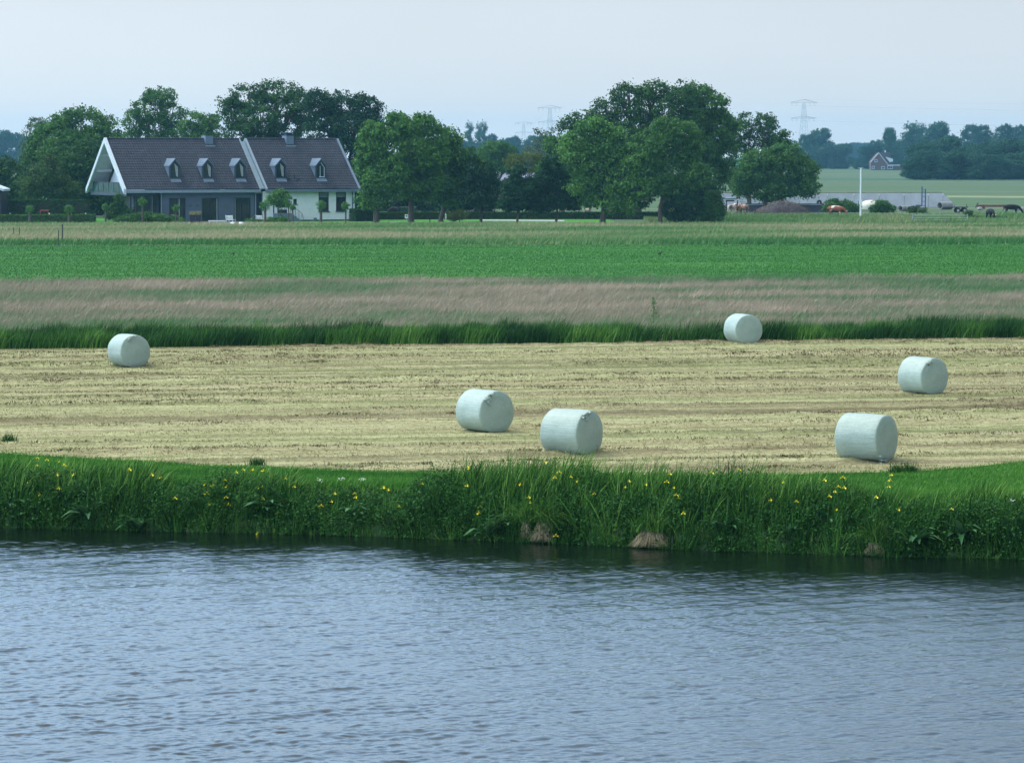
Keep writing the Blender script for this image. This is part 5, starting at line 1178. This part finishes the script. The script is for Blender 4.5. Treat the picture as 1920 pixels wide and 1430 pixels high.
for a, b, c, d in ((1639.5, 1645, 299, 304), (1635, 1640, 311.5, 317), (1652.5, 1659, 312, 317.5), (1664, 1674, 311, 316.5)):
    wf = MB().box(xx(a), xx(b), -.06, -.003, zz(d), zz(c)).build('window', M['trim'], e); MB().box(xx(a + .8), xx((a + b) / 2 - .2), -.08, -.063, zz(d - .8), zz(c + .8)).build('pane', M['glass'], wf); MB().box(xx((a + b) / 2 + .2), xx(b - .8), -.08, -.063, zz(d - .8), zz(c + .8)).build('pane', M['glass'], wf)
MB().prism([(xx(1660), zz(294)), (xx(1674), zz(298)), (xx(1674), zz(303)), (xx(1668), zz(304))], -.3, 1).build('dormer', M['trim'], e)
MB().box(xx(1660), xx(1662), 3, 4, zz(288), zz(282)).build('chimney', M['trim'], e)

# pylons and lines
def pylon(px, top, D, label, sc=1.0):
    P = aty(px, 300, D); h = HC - (top - HOR) * mpp(D); e = empty('power_pylon', (P.x, D, 0), math.radians(20), label, 'pylon', 'lattice power pylons in the haze')
    mb = MB(); r = .10; lv = [0, .12, .24, .36, .46, .56, .66, .76, .86, .94]
    wdt = lambda f: 4.2 * (1 - f) ** 1.3 + .9
    cs = ((-1, -1), (1, -1), (1, 1), (-1, 1))
    for a, b in zip(lv[:-1], lv[1:]):
        for i, (sx, sy) in enumerate(cs):
            A = Vector((sx * wdt(a), sy * wdt(a), a * h)); B = Vector((sx * wdt(b), sy * wdt(b), b * h)); mb.tube([A, B], r * 1.3, 4, cap=False)
            nx, ny = cs[(i + 1) % 4]; C = Vector((nx * wdt(b), ny * wdt(b), b * h)); mb.tube([A, C], r * .6, 3, cap=False); mb.tube([B, C], r * .6, 3, cap=False)
    mb.build('lattice_tower', M['galv'], e)
    for z0, z1, w2 in ((.95, 1.0, 12.5), (.70, .735, 12.0)):
        mb = MB()
        for y in (-.8, .8):
            mb.tube([(-w2, 0, z0 * h), (w2, 0, z0 * h)], r, 4); mb.tube([(-w2, 0, z0 * h + .1), (0, y, z1 * h), (w2, 0, z0 * h + .1)], r, 4)
            for q in np.linspace(-.8, .8, 9): mb.tube([(q * w2, y, z0 * h), (q * w2 * .85, y, z0 * h + (z1 - z0) * h * (1 - abs(q)))], r * .5, 3)
        mb.build('crossarm', M['galv'], e)
        for q in (-.85, -.5, .5, .85): MB().tube([(q * w2, 0, z0 * h), (q * w2 - .8, 0, z0 * h - 3.2), (q * w2 - 1.6, 0, z0 * h)], .12, 4, cap=False).build('insulator', M['galv'], e)
    return e, h
p1, h1 = pylon(1031, 198, 3300, 'left lattice pylon behind the thin yellow trees')
p2, h2 = pylon(1507, 187, 3000, 'right and larger lattice pylon above the round tree')
p3, h3 = pylon(982, 228, 4600, 'tiny faint pylon furthest away, left of the others')
def wires(pa, ha, pb, hb, label):
    e = empty('power_lines', pa.location if hasattr(pa, 'location') else pa, 0, label, 'power line', 'high voltage lines between the pylons')
    A0 = Vector(pa.location); B0 = Vector(pb.location) if hasattr(pb, 'location') else Vector(pb)
    for z, ws_ in ((.90, (-10, -6, 6, 10)), (.66, (-10, -6, 6, 10)), (1.0, (0,))):
        for w_2 in ws_:
            o = Vector((w_2 * math.cos(math.radians(20)), w_2 * math.sin(math.radians(20)), 0)); a = o + Vector((0, 0, z * ha)); b = B0 - A0 + o + Vector((0, 0, z * hb))
            MB().tube([a.lerp(b, t) - Vector((0, 0, 4 * 9 * t * (1 - t))) for t in np.linspace(0, 1, 14)], .04, 3, cap=False).build('wire', M['galv'], e)
wires(p1, h1, p2, h2, 'power lines sagging between the two larger pylons'); wires(p2, h2, (1400, 2750, 0), h2, 'power lines running from the right pylon out of the picture'); wires(p1, h1, p3, h3, 'faint power lines between the left pylon and the tiny far one')

# ------------------------------------------------------------------ animals
def skin(name, nodes, edges, mat, parent=None):
    me = bpy.data.meshes.new(name); me.from_pydata([n[:3] for n in nodes], edges, []); o = bpy.data.objects.new(name, me); link(o)
    s = o.modifiers.new('s', 'SKIN'); o.modifiers.new('d', 'SUBSURF').levels = 1
    for i, n in enumerate(nodes):
        v = me.skin_vertices[0].data[i]; v.radius = (n[3], n[3] * (n[4] if len(n) > 4 else 1)); v.use_root = (i == 0)
    bpy.context.view_layer.update(); dg = bpy.context.evaluated_depsgraph_get(); m2 = bpy.data.meshes.new_from_object(o.evaluated_get(dg))
    o.modifiers.clear(); o.data = m2; m2.materials.clear(); m2.materials.append(mat); m2.polygons.foreach_set("use_smooth", np.ones(len(m2.polygons), dtype=bool)); o.parent = parent; return o
def cow(px, py, rz, mat, label, graze=False, s=1.0, D=None, horn=True):
    e = root('cow', px, py, label, 'cow', 'grazing cattle', math.radians(rz), D=D); e.scale = (s, s, s)
    N = [(0, 0, 1.02, .37), (-.55, 0, 1.08, .33), (-.9, 0, 1.12, .22), (.5, 0, 1.05, .35), (.85, 0, 1.1, .24)]
    E = [(0, 1), (1, 2), (0, 3), (3, 4)]
    if graze: N += [(1.15, 0, .85, .16), (1.38, 0, .52, .14), (1.5, 0, .30, .12), (1.56, 0, .12, .08)]
    else: N += [(1.12, 0, 1.25, .17), (1.32, 0, 1.42, .15), (1.52, 0, 1.34, .12), (1.72, 0, 1.20, .085)]
    E += [(4, 5), (5, 6), (6, 7), (7, 8)]
    def leg(r0, pts):
        b = len(N); N.extend(pts); E.append((r0, b)); E.extend((b + i, b + i + 1) for i in range(len(pts) - 1))
    for y in (-.2, .2):
        leg(1, [(-.72, y, .85, .17), (-.62, y * 1.1, .62, .12), (-.84, y * 1.1, .42, .065), (-.80, y * 1.1, .06, .06)])
        leg(3, [(.55, y, .78, .14), (.58, y, .42, .07), (.56, y, .06, .06)])
    b = len(N); N += [(-1.08, 0, 1.1, .05), (-1.14, 0, .75, .025), (-1.12, 0, .45, .04)]; E += [(2, b), (b, b + 1), (b + 1, b + 2)]
    hd = N[6]
    for y in (-.1, .1): b = len(N); N.append((hd[0] - .03, y * 2.6, hd[2] + .05, .035)); E.append((6, b))
    skin('body', N, E, mat, e)
    if horn:
        for i, y in enumerate((-1, 1)): MB().tube([(hd[0] + .02, y * .08, hd[2] + .1), (hd[0] + .05, y * .2, hd[2] + .2), (hd[0] + .1, y * .22, hd[2] + .3)], [.03, .022, .008], 5).build('horn', M['cream'], e)
    return e
def hide(name, a, b, thr=.52, sc=1.6):
    m = NT(name); n = m.noise(sc, 2, .4); m.base(m.ramp(n, [(thr - .02, a), (thr + .02, b)])); m.rough(.8, .2); return m.m
Hr = hide('red_and_white_hide', (.30, .10, .05), (.72, .66, .58), .56); Hw = hide('white_and_brown_hide', (.62, .56, .50), (.22, .12, .08), .55, 2.2); Hb = hide('brown_hide', (.20, .11, .07), (.42, .32, .25), .55, 2.5); Hk = hide('black_hide', (.012, .013, .016), (.02, .022, .026), .5)
cow(1372, 404, 65, Hw, 'pale brown and white cow seen from behind below the pipe boom', D=at(1372, 403).y, horn=False)
cow(1396, 404, 110, Hb, 'brown cow seen from behind between the pipe boom and manure heap', D=at(1396, 403).y, horn=False)
cow(1567, 406, -15, Hr, 'red and white cow grazing left of the white pole', True)
cow(1857, 414, -80, Hk, 'black cow grazing head-on behind the low dark gate', True, 1.05)
cow(1897, 403, 5, Hk, 'black cow standing side-on before the boulders', True, 1.0)
cow(1085, 403, -80, Hw, 'whitish cow facing the house between the middle tree trunks', False, 1.0)
cow(1102, 403, -60, hide('fawn_hide', (.45, .40, .34), (.3, .2, .15), .55), 'small fawn calf beside the whitish cow', False, .62, horn=False)
cow(1385, 404, 80, Hb, 'partly hidden brown cow between its two neighbours', D=at(1385, 402.5).y, s=.92, horn=False)
# two small dark birds in the green strip
for px, lb in ((438, 'tiny dark bird left in the bright green strip field'), (1238, 'tiny dark bird right in the bright green strip field')):
    e = root('bird', px, 480, lb, 'bird', 'dark birds on the green strip', .3)
    skin('body', [(0, 0, .22, .07), (-.12, 0, .2, .05), (-.26, 0, .17, .02), (.09, 0, .29, .04), (.13, 0, .35, .04), (.2, 0, .34, .012), (0, .03, .1, .012), (0, .03, 0, .012), (0, -.03, .1, .012), (0, -.03, 0, .012)], [(0, 1), (1, 2), (0, 3), (3, 4), (4, 5), (0, 6), (6, 7), (0, 8), (8, 9)], M['black'], e)

# ================================================================== BANK PLANTS
def surf(px, py_foot_w, w_):
    """point on the bank at photograph column px and w_ metres inland"""
    x = (px - 960) / F * 84; 
    for _ in range(4): y = float(bank(x)) + w_; x = (px - 960) / F * (y * CP + HC * SP)
    return Vector((x, y, float(bank_z(w_))))
IR = [(52, 905), (70, 858), (70, 872), (88, 862), (112, 865), (120, 872), (108, 890), (138, 890), (110, 915), (75, 928), (208, 928), (210, 950), (243, 880), (285, 890), (302, 895), (328, 934), (385, 908), (395, 912), (400, 910), (388, 925), (422, 900), (425, 912), (424, 932), (395, 945), (428, 946), (443, 885), (456, 880), (475, 880), (494, 882), (485, 915), (492, 912), (493, 935), (522, 960), (535, 897), (552, 912), (602, 948), (622, 940), (628, 925), (665, 925), (668, 932), (720, 914), (728, 918), (748, 950), (790, 900), (792, 906), (808, 902), (877, 875), (880, 878), (876, 910), (900, 950), (898, 962), (992, 932), (994, 942), (976, 908), (1022, 866), (1048, 885), (1040, 895), (1070, 894), (1083, 902), (1114, 925), (1180, 902), (1173, 913), (1212, 908), (1256, 888), (1250, 903), (1264, 914), (1267, 928), (1272, 934), (1281, 962), (1334, 886), (1385, 880), (1042, 1004), (483, 1000), (1469, 904), (1446, 937), (1493, 940), (1546, 900), (1580, 895), (1572, 912), (1566, 921), (1555, 930), (1570, 955), (1583, 914), (1643, 932), (1672, 890), (1669, 900), (1667, 912), (1686, 955), (1784, 954)]
IR.sort(); FL = []
rng = np.random.default_rng(77)
def flower(c, s, rng):
    V, Qs = [], []
    for k_ in range(3):
        a = 2 * math.pi * k_ / 3 + rng.uniform(0, 2); d = Vector((math.cos(a), math.sin(a), 0)); t = Vector((-d.y, d.x, 0))
        V.append([c, c + d * s * .6 + t * s * .36 + Vector((0, 0, s * .12)), c + d * s * 1.1 - Vector((0, 0, s * .45)), c + d * s * .6 - t * s * .36 + Vector((0, 0, s * .12))])
        a += 1.05; d = Vector((math.cos(a), math.sin(a), 0)); t = Vector((-d.y, d.x, 0)); V.append([c, c + d * s * .2 + t * s * .14 + Vector((0, 0, s * .4)), c + d * s * .25 + Vector((0, 0, s * .75)), c + d * s * .2 - t * s * .14 + Vector((0, 0, s * .4))])
    return V
def ordn(n):
    if n <= 20: return ORD[n - 1]
    tens = {2: 'twenty', 3: 'thirty', 4: 'forty', 5: 'fifty', 6: 'sixty', 7: 'seventy', 8: 'eighty', 9: 'ninety'}[n // 10]
    return tens[:-1] + 'ieth' if n % 10 == 0 else tens + '-' + ORD[n % 10 - 1]
for i, (px, py) in enumerate(IR):
    # inland distance so the bloom stands at a plausible height over the slope
    lowf = py > 990; w_ = -.08 if lowf else float(np.interp(py, [860, 900, 930, 965], [1.3, .8, .4, .12])) + rng.uniform(-.1, .1)
    S = surf(px, 0, w_); B = aty(px, py, S.y - .12); hgt = B.z - S.z
    if hgt < .15: hgt = .15
    if hgt > 1.6: S.y += .3
    e = empty('yellow_iris', S, 0, 'yellow iris in bloom, %s from the left along the bank' % ordn(i + 1), 'iris', 'yellow irises along the river bank')
    top = Vector((B.x - S.x, -.12, hgt)); lean = rng.uniform(-.08, .04)
    MB().tube([(lean, 0, 0), (top.x * .5 + lean * .6, -.04, hgt * .55), top], [.009, .007, .005], 5).build('stem', M['stem'], e)
    s = rng.uniform(.045, .072); mb = MB()
    for q in flower(top, s, rng): mb.add(q, [(0, 1, 2, 3)])
    mb.build('flower', M['petal'], e)
    n = 5; V, Q, T = blades(np.stack([rng.normal(0, .05, n), rng.normal(0, .04, n), np.full(n, -.02)], 1), np.full(n, min(hgt, 1.1)) * rng.uniform(.7, 1.0, n), rng.uniform(.025, .042, n), np.stack([rng.normal(.15, .2, n), rng.normal(-.05, .1, n)], 1), rng.uniform(.3, .85, n), rng, 5)
    npmesh('leaves', V, Q, None, M['reed'], e, T)
def big_leaf(L, W, droop, az, up, rng, n=8):
    """one broad dock leaf: a curved, folded surface"""
    V = []; mid = []
    for t in np.linspace(0, 1, n):
        r = L * t * math.cos(up * (1 - t * .3)); z = L * (math.sin(up) * t - droop * t * t); mid.append((r, z))
        w2 = W * (math.sin(math.pi * min(1, t * .92 + .06)) ** .8) * (1 if t > .12 else .35) / 2; wave = math.sin(t * 14 + az * 3) * .012
        for sd in (-1, -.5, 0, .5, 1): V.append((r, sd * w2, z + abs(sd) * w2 * .35 + wave * abs(sd)))
    c, s = math.cos(az), math.sin(az); V = [(x * c - y * s, x * s + y * c, z) for x, y, z in V]
    Q = [(i * 5 + j, i * 5 + j + 1, i * 5 + j + 6, i * 5 + j + 5) for i in range(n - 1) for j in range(4)]; return V, Q
DK = [(165, .25, 1.0, 7, 'large dock plant with broad arching leaves over the left water'), (262, .1, .9, 6, 'dock plant with an upright leaf fan close to the left water'), (130, .8, 1.0, 5, 'tall dock plant with long lance leaves, left bank'), (500, .6, .95, 7, 'dock plant with pale curling leaves right of the first iris cluster'), (20, .5, .8, 6, 'dock plant at the left picture edge'),
      (660, .5, .8, 5, 'single dock plant in the low gap of the reeds'), (915, .15, .9, 6, 'dock plant with one big hanging leaf near the middle of the water edge'), (948, .4, .8, 6, 'bushy dock plant left of the brown tussock pair'), (1215, .9, .9, 6, 'dock plant in the upper reeds below the middle bale'), (1360, .5, .8, 6, 'dock plant with grey-green tips right of the centre tussock'),
      (1300, 1.0, .8, 5, 'dock plant hidden among tall reeds right of the middle'), (1545, .8, .9, 7, 'dock plant under the right iris cluster'), (1630, .7, .9, 6, 'dock plant left of the drooping pair'), (1715, .3, .95, 7, 'dock plant with silvery drooping leaves near the right water'), (1800, .5, 1.0, 8, 'largest dock plant with drooping silvery leaves, right bank'), (1890, .7, .9, 6, 'dock plant near the right picture edge'), (430, .9, .8, 5, 'dock plant between the two left iris clusters'), (1480, .4, .75, 5, 'low dock plant left of the small right tussock')]
for i, (px, w_, sc, nl, lb) in enumerate(DK):
    rng = np.random.default_rng(500 + i); S = surf(px, 0, w_); e = empty('dock_plant', (S.x, S.y - .28, S.z), 0, lb, 'dock plant', 'broad-leaved dock plants along the bank')
    for k_ in range(nl + 2):
        az = rng.uniform(-math.pi, .0) if k_ % 3 else rng.uniform(-math.pi, math.pi); V, Q = big_leaf(sc * rng.uniform(.55, 1.0), sc * rng.uniform(.13, .20), rng.uniform(.25, .75), az, rng.uniform(.7, 1.4), rng)
        npmesh('leaf', np.array(V), np.array(Q), None, M['dock'], e, np.clip(rng.normal(.45, .3) + np.zeros(len(V)), 0, 1), smooth=True)
    if i % 3 == 0: MB().tube([(0, 0, 0), (.05, 0, 1.0 * sc)], [.012, .006], 5).build('stem', M['stem'], e)
TS = [(987, .20, .55, .50, 'left narrow brown tussock of the pair by the water'), (1020, .38, .55, .5, 'right wider brown tussock of the pair by the water'), (1222, .60, .42, .45, 'broad pale straw-brown sedge tussock at the water edge'), (1640, .30, .34, .4, 'small reddish brown tussock near the right bank')]
for i, (px, rr, hh, dn, lb) in enumerate(TS):
    rng = np.random.default_rng(600 + i); S = surf(px, 0, .0); e = empty('sedge_tussock', (S.x, S.y + .02, -.98), 0, lb, 'tussock', 'brown sedge tussocks at the water')
    n = int(900 * rr / .4); a = rng.uniform(0, 2 * math.pi, n); rad = rr * .62 * rng.random(n) ** .5; top = hh * rng.uniform(.7, 1.1, n) * (1.1 - .6 * (rad / (rr * .62)) ** 2)
    b0 = np.stack([np.cos(a) * rad, np.sin(a) * rad * .5, top], 1); hang = -top * rng.uniform(.6, 1.0, n)
    V, Q, T = blades(b0, hang, rng.uniform(.008, .016, n), -np.stack([np.cos(a) * .5 * rr / hh, np.sin(a) * .3 * rr / hh], 1) * rng.uniform(.3, 1.4, n)[:, None] * 1.2, rng.random(n), rng, 3, 0.0)
    npmesh('dead_skirt', V, Q, None, M['dead'], e, T)
    n = 320; V, Q, T = blades(np.stack([rng.normal(0, rr * .33, n), rng.normal(0, rr * .2, n), np.full(n, hh * .85)], 1), rng.uniform(.2, .8, n), rng.uniform(.010, .018, n), np.stack([rng.normal(.05, .75, n), rng.normal(-.25, .4, n)], 1), rng.uniform(.1, .9, n), rng, 5, .6)
    npmesh('green_blades', V, Q, None, M['reed'], e, T)
for i, (px, py, w_, lb) in enumerate([(600, 915, 1.9, 'white umbel flower head above the low gap, left one'), (640, 902, 2.2, 'white umbel flower head above the low gap, middle one'), (680, 905, 2.2, 'white umbel flower head above the low gap, right one'), (1898, 938, 1.0, 'white umbel flower cluster near the right picture edge'), (1860, 958, .8, 'small white flower left of the right-edge umbel'), (1112, 905, 1.4, 'pale flower head in the tall reeds below the middle bale'), (1541, 968, .5, 'tiny white flower low in the right bank'), (1074, 942, .7, 'tiny white flower low in the middle bank')]):
    rng = np.random.default_rng(700 + i); S = surf(px, 0, w_); B = aty(px, py, S.y - .1); hgt = max(.2, B.z - S.z); e = empty('white_umbel', S, 0, lb, 'flower', 'white flowers on the bank')
    c = Vector((B.x - S.x, -.1, hgt)); MB().tube([(0, 0, 0), c], [.008, .004], 4).build('stem', M['stem'], e); mb = MB()
    for k_ in range(16 if i < 4 else 5): q = c + Vector((rng.normal() * .045, rng.normal() * .04, rng.normal() * .02)); s = .009; mb.add([q + Vector((-s, -s, 0)), q + Vector((s, -s, 0)), q + Vector((s, s, s)), q + Vector((-s, s, s))], [(0, 1, 2, 3)])
    mb.build('flower', M['white_petal'], e)
# dry stalks and a tall weed
M['drystalk'] = plain('dry_stalk', (.10, .075, .055), .9)
for i, (px, w_, h_, lb) in enumerate([(1230, 1.9, .98, 'dry branched stalk in front of the mown field, left one'), (1345, 2.0, 1.15, 'dry branched stalk in front of the mown field, middle one'), (1374, 2.0, 1.2, 'dry branched stalk in front of the mown field, right one'), (895, 1.3, .9, 'leaning dry stalk in the reeds right of the gap')]):
    rng = np.random.default_rng(800 + i); S = surf(px, 0, w_); e = empty('dry_stalk', S, 0, lb, 'stalk', 'dry stalks standing out of the reeds'); mb = MB(); mb.tube([(0, 0, 0), (.03, 0, h_ * .6), (.02, 0, h_)], [.008, .006, .003], 4)
    for k_ in range(9): z = h_ * rng.uniform(.45, .95); d = rng.choice([-1, 1]); mb.tube([(.02, 0, z), (.02 + d * rng.uniform(.06, .16), rng.normal() * .05, z + rng.uniform(.05, .15))], [.004, .002], 3)
    mb.build('stem', M['drystalk'], e)
P = at(1228, 622); e = empty('tall_weed', (P.x, P.y + 1.5, 0), 0, 'single tall feathery weed rising above the dark ditch grass', 'weed'); rng = np.random.default_rng(9)
h_ = 1.5; n = 260; z = h_ * rng.random(n) ** .7; V, Q, T = leaves(np.stack([rng.normal(size=n) * .16 * (1.15 - z / h_), rng.normal(size=n) * .12, z], 1), rng.uniform(.05, .12, n), rng.random(n), rng, aspect=.35); npmesh('foliage', V, Q, None, M['green'], e, T); MB().tube([(0, 0, 0), (0, 0, h_)], [.015, .006], 5).build('stem', M['stem'], e)
for i, (px, py, lb) in enumerate([(1683, 886, 'left dark green tuft at the mown field edge below the nearest bale'), (1706, 885, 'right dark green tuft at the mown field edge below the nearest bale'), (483, 874, 'dark green tuft at the mown field edge above the left reeds'), (16, 829, 'dark weed tuft alone on the mown field at the left edge')]):
    P = at(px, py); rng = np.random.default_rng(900 + i); e = empty('grass_tuft', (P.x, P.y, 0), 0, lb, 'tuft', 'dark tufts along the mown field'); n = 150; a = rng.uniform(0, 6.28, n); l = rng.uniform(0, .9, n)
    V, Q, T = blades(np.stack([rng.normal(0, .10, n), rng.normal(0, .08, n), np.full(n, -.01)], 1), rng.uniform(.12, .32, n), rng.uniform(.012, .025, n), np.stack([np.cos(a) * l, np.sin(a) * l], 1), rng.uniform(.05, .6, n), rng, 4); npmesh('blades', V, Q, None, M['reed'], e, T)

# ================================================================== HAZE
m = bpy.data.materials.new('haze_air'); m.use_nodes = True; t = m.node_tree; t.nodes.clear(); o_ = t.nodes.new("ShaderNodeOutputMaterial"); pv = t.nodes.new("ShaderNodeVolumePrincipled")
pv.inputs['Color'].default_value = (.30, .70, 1.0, 1); pv.inputs['Density'].default_value = .0001; pv.inputs['Anisotropy'].default_value = .2
t.links.new(pv.outputs[0], o_.inputs['Volume'])
hb = MB().box(-3700, 3700, -600, 6000, -3.2, 66).build('haze', m); tag(hb, 'thin bluish summer haze over the polder', 'haze', kind='stuff')
